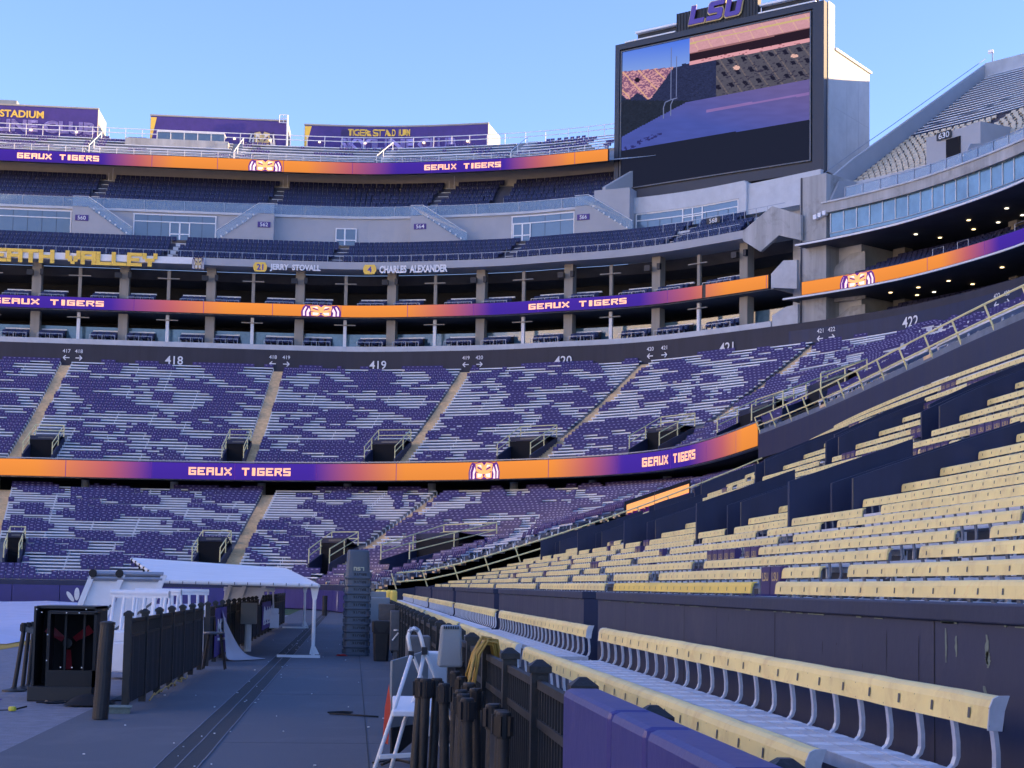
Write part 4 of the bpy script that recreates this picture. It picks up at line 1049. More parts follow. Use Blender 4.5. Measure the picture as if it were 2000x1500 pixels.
# concrete box with a small awning on the deck
a, b = X(CL, 12.5, -0.14962), X(CL, 12.5, -0.08688); q = CL.at((a+b)/2, 13)
e = empty('concrete_box', (q.x, q.y, 48), 'concrete parapet box with glazed white awning below the middle billboard', 'kiosk')
part('parapet', 'concrete_stained', lambda g: CL.slab(g, a, b, 12.5, 12.8, 48.5, 50.55), parent=e)
part('end_wall', 'concrete_stained', lambda g: [CL.box(g, a, .25, 12.5, 16, 48.5, 50.55), CL.box(g, b, .25, 12.5, 16, 48.5, 50.55)], parent=e)
c, d = X(CL, 13, -0.13091), X(CL, 13, -0.08877)
part('awning', 'white_metal', lambda g: CL.slab(g, c, d, 13.2, 15, 51.55, 51.68), parent=e)
part('glazing', 'glass', lambda g: CL.slab(g, c, d, 13.3, 13.33, 50.5, 51.55), parent=e)
part('awning_post', 'white_metal', lambda g: [CL.box(g, c+(d-c)*j/5, .07, 13.2, 13.27, 50.4, 51.6) for j in range(6)], parent=e)
# mast and roof unit
q = CL.at(X(CL, 17, -0.04921), 16.4); g = MB(); g.tube([(q.x, q.y, 50.5), (q.x, q.y, 55.0)], .10, 6); e = empty('camera_mast', (q.x, q.y, 50.5), 'thin white mast with small cage beside the middle billboard', 'mast'); g.build('pole', 'white_metal', e)
g = MB()
for zz in (54.1, 54.6, 55.0): g.tube([(q.x-.9, q.y, zz), (q.x, q.y, zz)], .05, 5)
g.tube([(q.x-.9, q.y, 54.1), (q.x-.9, q.y, 55)], .05, 5); g.tube([(q.x-.45, q.y, 54.1), (q.x-.45, q.y, 55)], .05, 5); g.build('cage', 'white_metal', e)
q = CL.at(X(CL, 22, -0.22489), 22); g = MB(); g.box(q.x-1.6, q.x+1.3, q.y, q.y+2, 54.6, 57.0); g.box(q.x+1.35, q.x+2.0, q.y, q.y+2, 54.6, 56.1); tag(g.build('roof_unit', 'grey_box'), 'grey metal air handling unit on the roof behind the billboard at the edge of view', 'roof unit')
# ================================================================= video board
BL = Vector((26.4, 162.6, 0)); BD = Vector((.749, -.662, 0)); BN = Vector((-.662, -.749, 0)); BZ = Vector((0, 0, 1))
def bp(u, v, z): q = BL+BD*u+BN*v; return (q.x, q.y, z)        # u along the face, v towards the field
def bbox(g, u0, u1, v0, v1, z0, z1):
    vs = [bp(u0, v0, z0), bp(u1, v0, z0), bp(u1, v1, z0), bp(u0, v1, z0), bp(u0, v0, z1), bp(u1, v0, z1), bp(u1, v1, z1), bp(u0, v1, z1)]
    g.add(vs, [(0, 3, 2, 1), (4, 5, 6, 7), (0, 1, 5, 4), (1, 2, 6, 5), (2, 3, 7, 6), (3, 0, 4, 7)])
vb = empty('video_board', bp(12, 0, 42.2), 'giant dark framed video board showing the stadium, with purple letters on top', 'video board')
FW = 23.9; SU0, SU1, SZ0, SZ1 = .75, 22.35, 43.55, 58.3
def vpart(nm, m, fn, parent=None):
    g = MB(); fn(g); return g.build(nm, m, parent or vb)
vpart('housing', 'board_frame', lambda g: bbox(g, 0, FW, -1.5, 0, 42.25, 59.15))
vpart('frame', 'board_frame', lambda g: [bbox(g, 0, .55, .003, .35, 42.25, 59.15), bbox(g, SU1+.35, FW, .003, .35, 42.25, 59.15), bbox(g, .55, SU1+.35, .003, .35, 58.55, 59.15), bbox(g, .55, SU1+.35, .003, .35, 42.25, 43.15)])
vpart('screen_rim', 'steel_box', lambda g: [bbox(g, SU0-.14, SU0, .003, .25, SZ0-.12, SZ1+.1), bbox(g, SU1, SU1+.14, .003, .25, SZ0-.12, SZ1+.1), bbox(g, SU0, SU1, .003, .25, SZ1, SZ1+.1), bbox(g, SU0, SU1, .003, .25, SZ0-.12, SZ0)])
vpart('side_wall', 'tower_concrete', lambda g: bbox(g, FW+.003, FW+.12, -1.9, -.45, 42.3, 59.3))
vpart('underside', 'dark_void', lambda g: bbox(g, .3, FW-.3, -1.4, -.1, 41.6, 42.25))
# picture on the screen (its own light): u,v in 0..1, v up
def inpoly(x, y, P):
    c = False; j = len(P)-1
    for i in range(len(P)):
        if (P[i][1] > y) != (P[j][1] > y) and x < (P[j][0]-P[i][0])*(y-P[i][1])/(P[j][1]-P[i][1])+P[i][0]: c = not c
        j = i
    return c
def srgb(r, g, b): return tuple((q/255)**2.2 for q in (r, g, b))
def npt(a, b, s): return mnoise.noise(Vector((a*s, b*s, 3.3)))
def picture(u, v):
    # the live view shown on the board, in the board's own picture coordinates
    X = 370+1110*u; top = 308-246*u; bot = 1143-173*u; Y = bot-v*(bot-top)
    def ln(x0, y0, x1, y1): return y0+(y1-y0)*(X-x0)/(x1-x0)
    if Y > ln(358, 912, 1480, 720): return srgb(36, 40, 58)
    far = ln(360, 830, 765, 612) if X < 765 else ln(765, 612, 1480, 475)
    if Y > far:
        k = npt(X*.012, Y*.06, 1)*.10
        c = mixc(srgb(74, 86, 164), srgb(104, 94, 152), max(0, min(1, (X-700)/700.+ (far+80-Y)/300.)))
        if X > 890 and abs(Y-ln(890, 665, 1480, 560)) < 8: c = srgb(134, 108, 170)
        if X < 620 and abs(Y-ln(380, 905, 500, 850)) < 14 and npt(X*.05, Y*.1, 1) > .1: c = srgb(50, 52, 110)
        return tuple(q*(1+k) for q in c)
    edge = 425+(395-425)*(X-370)/310 if X < 690 else 395-.2*(X-690)
    if X < 785 and Y < min(edge, 372 if X > 740 else 999): return mixc(srgb(124, 156, 226), srgb(78, 118, 228), max(0, min(1, (edge-Y)/160)))
    if X >= 785 or Y < 345:
        d1 = ln(810, 300, 1480, 150)
        if Y < d1:
            c = srgb(206, 152, 162); k = npt(X*.05, Y*.5, 1)*.14; c = tuple(q*(1+k) for q in c)
            if abs(((X*.011-Y*.006) % 1)-.5) < .035: c = srgb(222, 172, 160)
            if d1-62 < Y < d1-52: c = srgb(206, 178, 128)
            return c
        d2 = ln(810, 352, 1480, 222)
        if Y < d2: return srgb(44, 32, 44) if Y > d1+10 else srgb(150, 105, 110)
        if Y < d2+24: return srgb(222, 158, 168) if npt(X*.02, Y*.2, 1) < .45 else srgb(160, 100, 110)
    if X > 945:
        c = srgb(84, 82, 96)
        if abs(((X*.0115-Y*.0075) % 1)-.5) < .05: c = srgb(112, 102, 106)
        gx, gy = (X*.0115-Y*.0075) % 1, ((Y+X*.17)*.0135) % 1
        if gx < .3 and gy < .38: c = srgb(34, 34, 52)
        elif npt(X*.03, Y*.25, 1) > .34: c = srgb(56, 54, 74)
        if (X-1065)**2/400+(Y-398)**2/160 < 1 or (X-1392)**2/500+(Y-330)**2/120 < 1: c = srgb(226, 178, 168)
        return tuple(q*(1+npt(X*.1, Y*.6, 1)*.2) for q in c)
    sh = 575+18*math.sin(X*.05) if X < 560 else 575-(X-560)*1.35
    if X < 690 and Y < sh:
        c = srgb(206, 150, 158)
        if npt(X*.05, Y*.28, 1) > -.02: c = srgb(132, 92, 124)
        if abs(((X*.009-Y*.009) % 1)-.5) < .05: c = srgb(222, 170, 140)
        if (X-465)**2/300+(Y-474)**2/200 < 1: c = srgb(36, 30, 44)
        return c
    c = srgb(46, 52, 84) if Y < 600 else srgb(40, 46, 62)
    return tuple(q*(1+npt(X*.08, Y*.5, 1)*.5) for q in c)
g = MB(); NX, NZ = 216, 150
for j in range(NZ+1):
    for i in range(NX+1): g.v.append(bp(SU0+(SU1-SU0)*i/NX, .08, SZ0+(SZ1-SZ0)*j/NZ))
for j in range(NZ):
    for i in range(NX): a = j*(NX+1)+i; g.face([a, a+1, a+NX+2, a+NX+1])
scr = g.build('screen', 'screen', vb); me = scr.data; ca = me.color_attributes.new('Col', 'FLOAT_COLOR', 'CORNER'); buf = []
for j in range(NZ):
    for i in range(NX):
        c = picture((i+.5)/NX, (j+.5)/NZ); buf.extend((*c, 1)*4)
ca.data.foreach_set('color', buf)
# goal post drawn in the picture
def sline(g, pts, w_):
    for (a, b), (c, d) in zip(pts[:-1], pts[1:]):
        P = lambda u, v: bp(SU0+(SU1-SU0)*u, .095, SZ0+(SZ1-SZ0)*v)
        dx, dy = c-a, d-b; L = math.hypot(dx*21.6, dy*14.75); nx_, ny_ = -dy*14.75/L*w_/21.6, dx*21.6/L*w_/14.75
        g.quad(P(a-nx_, b-ny_), P(c-nx_, d-ny_), P(c+nx_, d+ny_), P(a+nx_, b+ny_))
mat('screen_line', (0, 0, 0), emit=srgb(98, 108, 150), estr=0.2643)
vpart('screen_goal_post', 'screen_line', lambda g: [sline(g, [(.275, .585), (.275, .96)], .05), sline(g, [(.305, .60), (.305, .89)], .05), sline(g, [(.235, .46), (.235, .54), (.245, .575), (.275, .585), (.31, .59)], .06), sline(g, [(.275, .47), (.275, .55), (.29, .59)], .06)], scr)
# sign box and catwalk on the head of the board
vpart('sign_box', 'board_black', lambda g: [bbox(g, 7.4, 16.7, -.5, .25, 59.17, 61.1)]+[bbox(g, 7.4+.36*j, 7.48+.36*j, .25, .31, 59.2, 61.1) for j in range(26)])
vpart('catwalk', 'white_metal', lambda g: [bbox(g, 2.3, 7.3, -.6, .1, 60.05, 60.25), bbox(g, 1.2, 7.3, -.6, .4, 59.17, 59.3), bbox(g, 16.8, 23, -.6, .1, 60.05, 60.25), bbox(g, 16.8, 23, -.6, .4, 59.17, 59.3)])
vpart('catwalk_grille', 'board_black', lambda g: [bbox(g, 2.3, 7.3, -.5, -.4, 59.3, 60.05), bbox(g, 16.8, 23, -.5, -.4, 59.3, 60.05)])
# big slanted letters L S U: square strokes, purple faces with gold rims
LG = {'L': [(0, 1), (.32, 1), (.32, .26), (1, .26), (1, 0), (0, 0)],
      'S': [(.12, 1), (1, 1), (1, .76), (.36, .76), (.36, .62), (.88, .62), (1, .5), (1, .12), (.88, 0), (0, 0), (0, .24), (.66, .24), (.66, .38), (.12, .38), (0, .5), (0, .88)],
      'U': [(0, 1), (.32, 1), (.32, .24), (.68, .24), (.68, 1), (1, 1), (1, .12), (.88, 0), (.12, 0), (0, .12)]}
for n_, ch in enumerate('LSU'):
    u0 = 8.95+n_*2.05
    for m, gr, v0, th, nm in (('emblem_gold', .10, .34, .16, 'letter_rim'), ('purple_letter', 0, .50, .10, 'letter')):
        P = [(u0+x*1.75+y*.42+(gr if x > .5 else -gr), 59.5+y*1.9+(gr if y > .5 else -gr)) for x, y in LG[ch]]
        g = MB(); g.prism([bp(u, v0, z) for u, z in P], tuple(BN*th)); g.build(nm, m, vb)
# concrete tower behind the board
tw = empty('concrete_tower', bp(12, -5, 20), 'tall concrete tower behind the video board with sunlit upper side', 'tower')
g = MB(); bbox(g, .5, FW+.1, -10.4, -1.92, 20, 54.75); g.build('shaft', 'tower_concrete', tw)
g = MB(); bbox(g, .3, FW+.3, -10.6, -1.9, 54.76, 55.0); g.build('coping', 'concrete_light', tw)
g = MB()
for z in (27, 32.5, 38, 43.5, 49): bbox(g, FW+.10, FW+.108, -10.4, -1.92, z, z+.05)
for v in (-7.6, -4.8): bbox(g, FW+.10, FW+.108, v-.03, v, 20, 54.7)
g.build('panel_joint', 'suite_wall', tw)

# ================================================================= stair tower between end stand and right hand stand
st = empty('stair_tower', (40, 137, 22), 'grey concrete stair tower between the end stand and the sideline stand', 'tower')
s0, s1_ = X(CL, 0, 0.28311), X(CL, 0, 0.30061)
g = MB(); CL.slab(g, s0, s1_, .4, 9, 22, 38.7); g.build('shaft', 'concrete_stained', st)
g = MB(); CL.slab(g, s1_+.02, s1_+2.4, 2.2, 9, 22, 32.2); g.build('return_wall', 'concrete', st)
g = MB(); CL.slab(g, sR, s0-.02, 3.2, 9, 22, 36.2); g.build('link_wall', 'concrete', st)
g = MB(); CL.box(g, s0+.2, .10, .30, .42, 22, 38.7); CL.slab(g, s0, s1_, .39, .399, 32.3, 32.36); g.build('joint', 'ceiling_dark', st)
g = MB()
for k in range(3): CL.box(g, s1_-.9+.5*k, .34, -.1, .3, 34.6+.1*k, 35.0+.1*k)
tag(g.build('floodlight', 'white_plastic'), 'cluster of small white lamps on the corner of the stair tower', 'lamp')

# ================================================================= right hand stand
sQ0 = X(CL, 0, 0.30090); sQ1 = CL.L-6
rb = empty('side_building', (49, 112, 24), 'sideline stand with long glazed press level over two open seating decks', 'building')
def rpart(nm, m, fn, parent=None):
    g = MB(); fn(g); return g.build(nm, m, parent or rb)
sMid = ary(CL, 30)
rpart('press_fascia', 'concrete_stained', lambda g: CL.slab(g, sQ0-.2, sQ1, .0, 1.0, 35.0, 35.85, 2))
rpart('press_fascia_lip', 'concrete_light', lambda g: CL.slab(g, sQ0-.2, sQ1, -.15, .9, 35.85, 35.98, 2))
gw = rpart('press_window', 'box_glass', lambda g: CL.slab(g, sQ0+.4, sQ1, .35, .42, 32.5, 35.0, 1.4))
rpart('press_interior', 'suite_wall', lambda g: CL.band(g, sQ0+.6, sQ1, [(4.0, 32.5), (4.0, 35.0)], 2))
def mull(g, w_, z0, z1, off):
    a = sQ0+.5; k = 0
    while a < sMid and k < 90: CL.box(g, a+.0, w_, off-.06, off, z0, z1); a += 1.42; k += 1
rpart('mullion', 'white_metal', lambda g: mull(g, .07, 33.25, 34.95, .34), gw)
rpart('transom', 'rail_metal', lambda g: CL.slab(g, sQ0+.4, sMid, .28, .34, 33.15, 33.21, 1.4), gw)
rpart('press_ledge', 'white_metal', lambda g: CL.slab(g, X(CL, -1.1, 0.28173), sQ1, -1.15, -1.0, 32.2, 32.36, 1.6))
rpart('press_floor', 'ceiling_dark', lambda g: CL.slab(g, X(CL, -1.0, 0.28276), sQ1, -1.0, 8, 32.22, 32.45, 1.6))
rpart('ledge_2', 'white_metal', lambda g: CL.slab(g, X(CL, -.9, 0.27365), sQ1, -.95, -.8, 27.58, 27.72, 1.6)).name = 'lower_ledge'
rpart('deck_floor', 'ceiling_dark', lambda g: CL.slab(g, X(CL, -.8, 0.27502), sQ1, -.8, 8, 27.6, 27.8, 1.6))
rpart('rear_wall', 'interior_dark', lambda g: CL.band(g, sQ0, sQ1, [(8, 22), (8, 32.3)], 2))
for z0, nr, nm in ((28.45, 6, 'upper'), (24.1, 6, 'lower')):
    g = MB(); pr = []
    for i in range(nr): pr += [(.15+.8*i, z0+.42*i-(.42 if i else .6)), (.15+.8*i, z0+.42*i), (.95+.8*i, z0+.42*i)]
    CL.band(g, sQ0+1.5, sQ1, pr, 1.8); g.build('deck_terrace', 'navy_tread', rb)
    for i in range(nr):
        s_ = sQ0+2.0+i*.5; j = 0
        lim = ary(CL, 70)
        while s_ < lim:
            if (s_-sQ0) % 16 > 1.3 or i > 5:
                q = CL.at(s_, .55+.8*i); t = CL.tan(s_)
                navy.put((q.x, q.y, z0+.42*i), math.atan2(t.y, t.x), 'navy deck seat, place %s, %s row of the %s open sideline deck' % (ordn(j), ordn(i), nm)); j += 1
            s_ += .53
    k = 0; a = sQ0+3.4
    while a < ary(CL, 60):
        g = MB(); CL.box(g, a, 1.0 if k else 1.3, 5.9, 7.0, z0-.5, 32.2 if z0 > 26 else 27.6); g.build('deck_column', 'column_tan', rb); a += 11.5; k += 1
    k = 0; a = sQ0+5
    while a < ary(CL, 70):
        for of in (2.6, 5.2):
            if random.random() < .62 and k < 96:
                g = MB(); q = CL.at(a+random.uniform(-.8, .8), of); zc_ = 32.14 if z0 > 26 else 27.53; g.box(q.x-.12, q.x+.12, q.y-.12, q.y+.12, zc_, zc_+.05); g.build('ceiling_lamp', 'lamp_warm' if random.random() < .6 else 'lamp_white', rb); k += 1
        a += 3.1
    for a in (sQ0+12, sQ0+15, sQ0+22, sQ0+28, sQ0+31):
        g = MB()
        for x in (0, 1.3): g.tube([CL.P(a+x, .2, z0+.1), CL.P(a+x, .2, z0+1.35)], .03, 4)
        g.tube([CL.P(a, .2, z0+1.35), CL.P(a+1.3, .2, z0+1.35)], .03, 4); g.build('aisle_rail', 'rail_metal', rb)
rpart('deck_rail', 'rail_metal', lambda g: CL.band(g, sQ0, sMid, [(-.34, 24.55), (-.34, 24.60)], 2))
for z0 in (27.3, 22.6):
    g = MB(); a = sQ0-2.2; P = [CL.P(a, 1.2, z0), CL.P(a, 1.2, z0+1.6), CL.P(a+3.4, 2.1, z0+4.2), CL.P(a+5, 2.1, z0+4.2), CL.P(a+5, 2.1, z0)]; n = CL.nrm(a); g.prism(P, (n.x*.2, n.y*.2, 0)); g.build('stair_parapet', 'concrete_stained', rb)
# terrace above the press level
rpart('terrace_glass', 'rail_glass', lambda g: CL.slab(g, sQ0+2, sMid, .45, .48, 36.0, 37.0, 1.6))
rpart('terrace_rail', 'rail_metal', lambda g: [CL.slab(g, sQ0+2, sMid, .42, .5, 37.0, 37.06, 1.6)]+[CL.box(g, sQ0+2+1.9*j, .06, .38, .44, 36, 37.05) for j in range(40)])
rpart('terrace_wall', 'suite_wall', lambda g: [CL.slab(g, sQ0+4+14.5*j, sQ0+14+14.5*j, 4.0, 4.4, 35.9, 38.4+.3*(j % 2), 1.6) for j in range(6)])
rpart('terrace_side_wall', 'suite_wall', lambda g: [g.prism([CL.P(sQ0+x, .5, 35.95), CL.P(sQ0+x, 4.4, 35.95), CL.P(sQ0+x, 4.4, 38.6), CL.P(sQ0+x, 2.0, 38.2)], tuple(CL.tan(sQ0+x).to_3d()*.25)) for x in (.0, 14.3, 28.8)])
cr = random.Random(5)
for j in range(9):
    s_ = sQ0+3.5+j*3.6+cr.uniform(-.6, .6); q = CL.at(s_, 1.6+cr.uniform(0, .8)); t = CL.tan(s_)
    g = MB(); g.box(-.3, .3, -.25, .25, .38, .46); g.prism([(-.3, .2, .4), (.3, .2, .4), (.3, .42, .95), (-.3, .42, .95)], (0, .05, 0))
    for x in (-.27, .27): g.box(x-.03, x+.03, -.22, .3, .62, .67); g.bar((x, -.22, 0), (x, -.2, .64), .05); g.bar((x, .3, 0), (x, .24, .6), .05)
    o = g.build('lounge_chair', 'white_plastic'); o.location = (q.x, q.y, 35.98); o.rotation_euler = (0, 0, math.atan2(t.y, t.x)); tag(o, 'white lounge chair on the press roof terrace, %s along it' % ordn(j), 'chair', 'white chairs on the terrace')
# upper deck of the right hand stand
ud = empty('side_upper_deck', (60, 130, 36), 'steep upper deck rising behind the press level, with grey end wall', 'seating deck')
def upart(nm, m, fn):
    g = MB(); fn(g); return g.build(nm, m, ud)
sU0 = sQ0-6; NR = 32; dz_ = .515
WP, WN_ = Vector((39.2, 135.8)), Vector((.778, .628)); WT = Vector((.628, -.778))
def s_at(off, gap=0.0):     # where a row at this offset meets the end wall
    lo, hi = sQ0-30, sQ0+12
    for _ in range(30):
        m = (lo+hi)/2; q = CL.at(m, off)-WP-WT*gap
        if q.x*WN_.y-q.y*WN_.x < 0: lo = m
        else: hi = m
    return (lo+hi)/2
g = MB().use('navy_tread')
for i in range(NR):
    o0, o1 = 6.4+.8*i, 7.2+.8*i; z = 39.0+dz_*i; zp = z-(dz_ if i else 1.2); a, b = s_at(o0), sQ1; n = 30; base = len(g.v); a2 = s_at(o1)
    for j in range(n+1):
        f = (j/n)**2; s_ = a+(b-a)*f; s2 = a2+(b-a2)*f
        g.v += [CL.P(s_, o0, zp), CL.P(s_, o0, z), CL.P(s2, o1, z)]
    for j in range(n):
        q = base+3*j; g.face([q, q+3, q+4, q+1]); g.face([q+1, q+4, q+5, q+2])
g.build('terrace', None, ud)
zt_ = 39.0+dz_*NR; ot_ = 6.4+.8*NR
upart('back_wall', 'concrete', lambda g: CL.slab(g, s_at(ot_), sQ1, ot_, ot_+.4, 20, zt_+1.5, 2.4))
upart('underside', 'concrete', lambda g: CL.band(g, sQ0, sQ1, [(4.4, 36.0), (4.4, 38.6), (6.4, 38.0), (ot_, zt_-3)], 2.4))
def wp(u, z, t=0): q = WP+WN_*u+WT*t; return (q.x, q.y, z)
upart('end_wall', 'suite_wall', lambda g: g.prism([wp(.6, 33), wp(.6, 37.0), wp(2.9, 38.6), wp(7.9, 42.0), wp(14, 45.7), wp(ot_+.3, zt_+1.5), wp(ot_+.3, 22), wp(6, 22), wp(6, 33)], (-WT.x*.35, -WT.y*.35, 0)))
upart('end_wall_rail', 'rail_metal', lambda g: g.tube([wp(1.5, 38.7, .1), wp(7.9, 42.7, .1), wp(14, 46.4, .1), wp(ot_, zt_+2.0, .1)], .035, 5))
for i in range(13, NR):
    g = MB(); a, b = s_at(6.8+.8*i, .6), ary(CL, 60); CL.slab(g, a, b, 6.75+.8*i, 7.0+.8*i, 39.42+dz_*i, 39.49+dz_*i, 3); q = CL.at(a+10, 6.8+.8*i)
    benches.put((q.x, q.y, 39.6+dz_*i), 0, 'aluminium bench in the %s row of the sideline upper deck' % ordn(i), g)
# pale folded chairs filling the lower rows of that deck: far too many to lift one by one
mat('cream_chair', (.62, .55, .42), .5, var=.15, scale=2)
CH = MB().use('cream_chair'); CH.prism([(-.25, .08, .22), (.25, .08, .22), (.25, .14, .56), (-.25, .14, .56)], (0, .06, 0)); CH.prism([(-.23, -.14, .24), (.23, -.14, .24), (.23, .1, .24), (-.23, .1, .24)], (0, 0, .05))
cream = Crowd('cream_chair', 'stadium seat', 'cream chairs on the sideline upper deck', 'rows of cream chairs on the lower half of the sideline upper deck', CH)
for i in range(0, 13):
    s_ = s_at(6.75+.8*i, .7); j = 0
    while s_ < ary(CL, 95):
        if (s_-sQ0+4) % 9.5 > 1.1 and not (i < 4 and 6 < (s_-sQ0) % 19 < 11.4):
            q = CL.at(s_, 6.75+.8*i); t = CL.tan(s_); cream.put((q.x, q.y, 39.0+dz_*i), math.atan2(t.y, t.x), 'cream chair, place %s, %s row of the steep sideline deck' % (ordn(j), ordn(i))); j += 1
        s_ += .55
for j in range(3):
    a = sQ0+8.6+19*j
    upart('entrance_block', 'suite_wall', lambda g: CL.slab(g, a-2.6, a+2.6, 6.2, 9.6, 37.5, 41.6, 2))
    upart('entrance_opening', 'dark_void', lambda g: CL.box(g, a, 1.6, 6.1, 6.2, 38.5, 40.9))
    upart('stair_rail', 'rail_metal', lambda g: g.tube([CL.P(a-2.6, 6, 42.5), CL.P(a+2.6, 6, 42.5), CL.P(a+2.6, 10, 44.4)], .05, 5))
plate(CL, 0.38236, 6.0, 41.0, '630', .5, 1.6, 'small navy plate numbered 630 on the sideline upper deck')
q = WP+WN_*(ot_+.5)+WT*.6; e = empty('light_pole', (q.x, q.y, zt_+1.4), 'small floodlight on a short pole above the sideline deck', 'lamp post')
g = MB(); g.tube([(q.x, q.y, zt_+1.3), (q.x, q.y, zt_+2.7)], .07, 6); g.build('pole', 'rail_metal', e)
g = MB(); g.prism([(q.x-.5, q.y, zt_+2.55), (q.x+.1, q.y, zt_+2.7), (q.x+.05, q.y, zt_+3.0), (q.x-.45, q.y, zt_+2.9)], (.15, .25, 0)); g.build('lamp_head', 'white_plastic', e)

# ================================================================= near side stand: gold benches
ns = empty('near_stand', (4, 40, 0), 'near side stand of dark stepped rows under the gold backed benches', 'seating tier')
XS = [4.55+.8*i for i in range(23)]; YA, YB = -6.0, 88.9
g = MB(); px = 3.95
for i, x in enumerate(XS):
    zt = zs(x)-.80; zp = zs(XS[i-1])-.80 if i else .3
    ys_ = [YA, 46]+[46+(YB-46)*j/9 for j in range(1, 10)]; d = (XS[i+1]-x) if i < len(XS)-1 else .8
    for a, b in zip(ys_[:-1], ys_[1:]):
        xa, xb = rowx(x, a)-.58, rowx(x, b)-.58; xc, xd = rowx(x+.8, a)-.58, rowx(x+.8, b)-.58
        g.quad((xa, a, zp), (xb, b, zp), (xb, b, zt), (xa, a, zt)); g.quad((xa, a, zt), (xb, b, zt), (xd, b, zt), (xc, a, zt))
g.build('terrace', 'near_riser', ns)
# low navy wall with openings at the stairs
fw = empty('field_wall', (3.6, 40, 0), 'scuffed dark navy wall between the front benches and the stand', 'wall')
segs = [(-4, 22.3), (23.7, 37.6), (39.0, 53.6), (55.0, 69.6), (71.0, 88.6)]
for a, b in segs:
    g = MB(); g.box(3.45, 3.85, a, b, 0, 1.50); g.build('wall_panel', 'navy_wall_near', fw)
    g = MB(); g.box(3.42, 3.90, a-.01, b+.01, 1.50, 1.61); g.build('wall_cap', 'navy_wall', fw, bevel=.012)
# flaked paint patches and a rusty streak on the nearest panel
def chip(g, y, z, h, w_, lean=0, n=9):
    L = []; r_ = random.Random(int(y*100+z*10))
    for i in range(n+1):
        f = i/n; ww = w_*(.5+.5*math.sin(math.pi*min(1, f*1.1)))*r_.uniform(.6, 1.1); L.append((y+lean*f+r_.uniform(-.2, .2)*w_, z-h*f, ww))
    for i in range(n): a, b = L[i], L[i+1]; g.quad((3.447, a[0]-a[2]/2, a[1]), (3.447, a[0]+a[2]/2, a[1]), (3.447, b[0]+b[2]/2, b[1]), (3.447, b[0]-b[2]/2, b[1]))
g = MB(); g.use('paint_chip')
for y, px_, h, w_ in ((8.408, 0, .16, .06), (8.402, 0, .09, .07), (8.441, 0, .18, .09)):
    chip(g, y, [1.44, 1.35, 1.16][[8.408, 8.402, 8.441].index(y)], h, w_)
chip(g, 9.018, 1.46, .20, .03); chip(g, 8.860, 1.42, .12, .04)
g.build('flaked_paint', None, fw)
g = MB(); g.use('dark_void')
for y, z, h in ((10.060, 1.42, .28), (9.468, 1.40, .45), (14.913, 1.45, .35), (11.125, 1.3, .02)): chip(g, y, z, h, .010)
rj = random.Random(9)
for a_, b_ in segs:
    y = a_+2.4
    while y < b_-1: g.quad((3.4475, y, .3), (3.4475, y+.012, .3), (3.4475, y+.012, 1.5), (3.4475, y, 1.5)); y += 3.6
    for k_ in range(int((b_-a_)*.8)): chip(g, rj.uniform(a_+.3, b_-.3), rj.uniform(.7, 1.48), rj.uniform(.03, .22), rj.uniform(.004, .012))
g.build('crack', None, fw)
# flaked lip where cap and wall meet
g = MB().use('paint_chip')
for k_ in range(70):
    y = rj.uniform(6, 36)
    if 22.2 < y < 23.8: continue
    g.box(3.444, 3.449, y, y+rj.uniform(.03, .25), 1.488, 1.488+rj.uniform(.004, .012))
g.build('flaked_edge', None, fw)

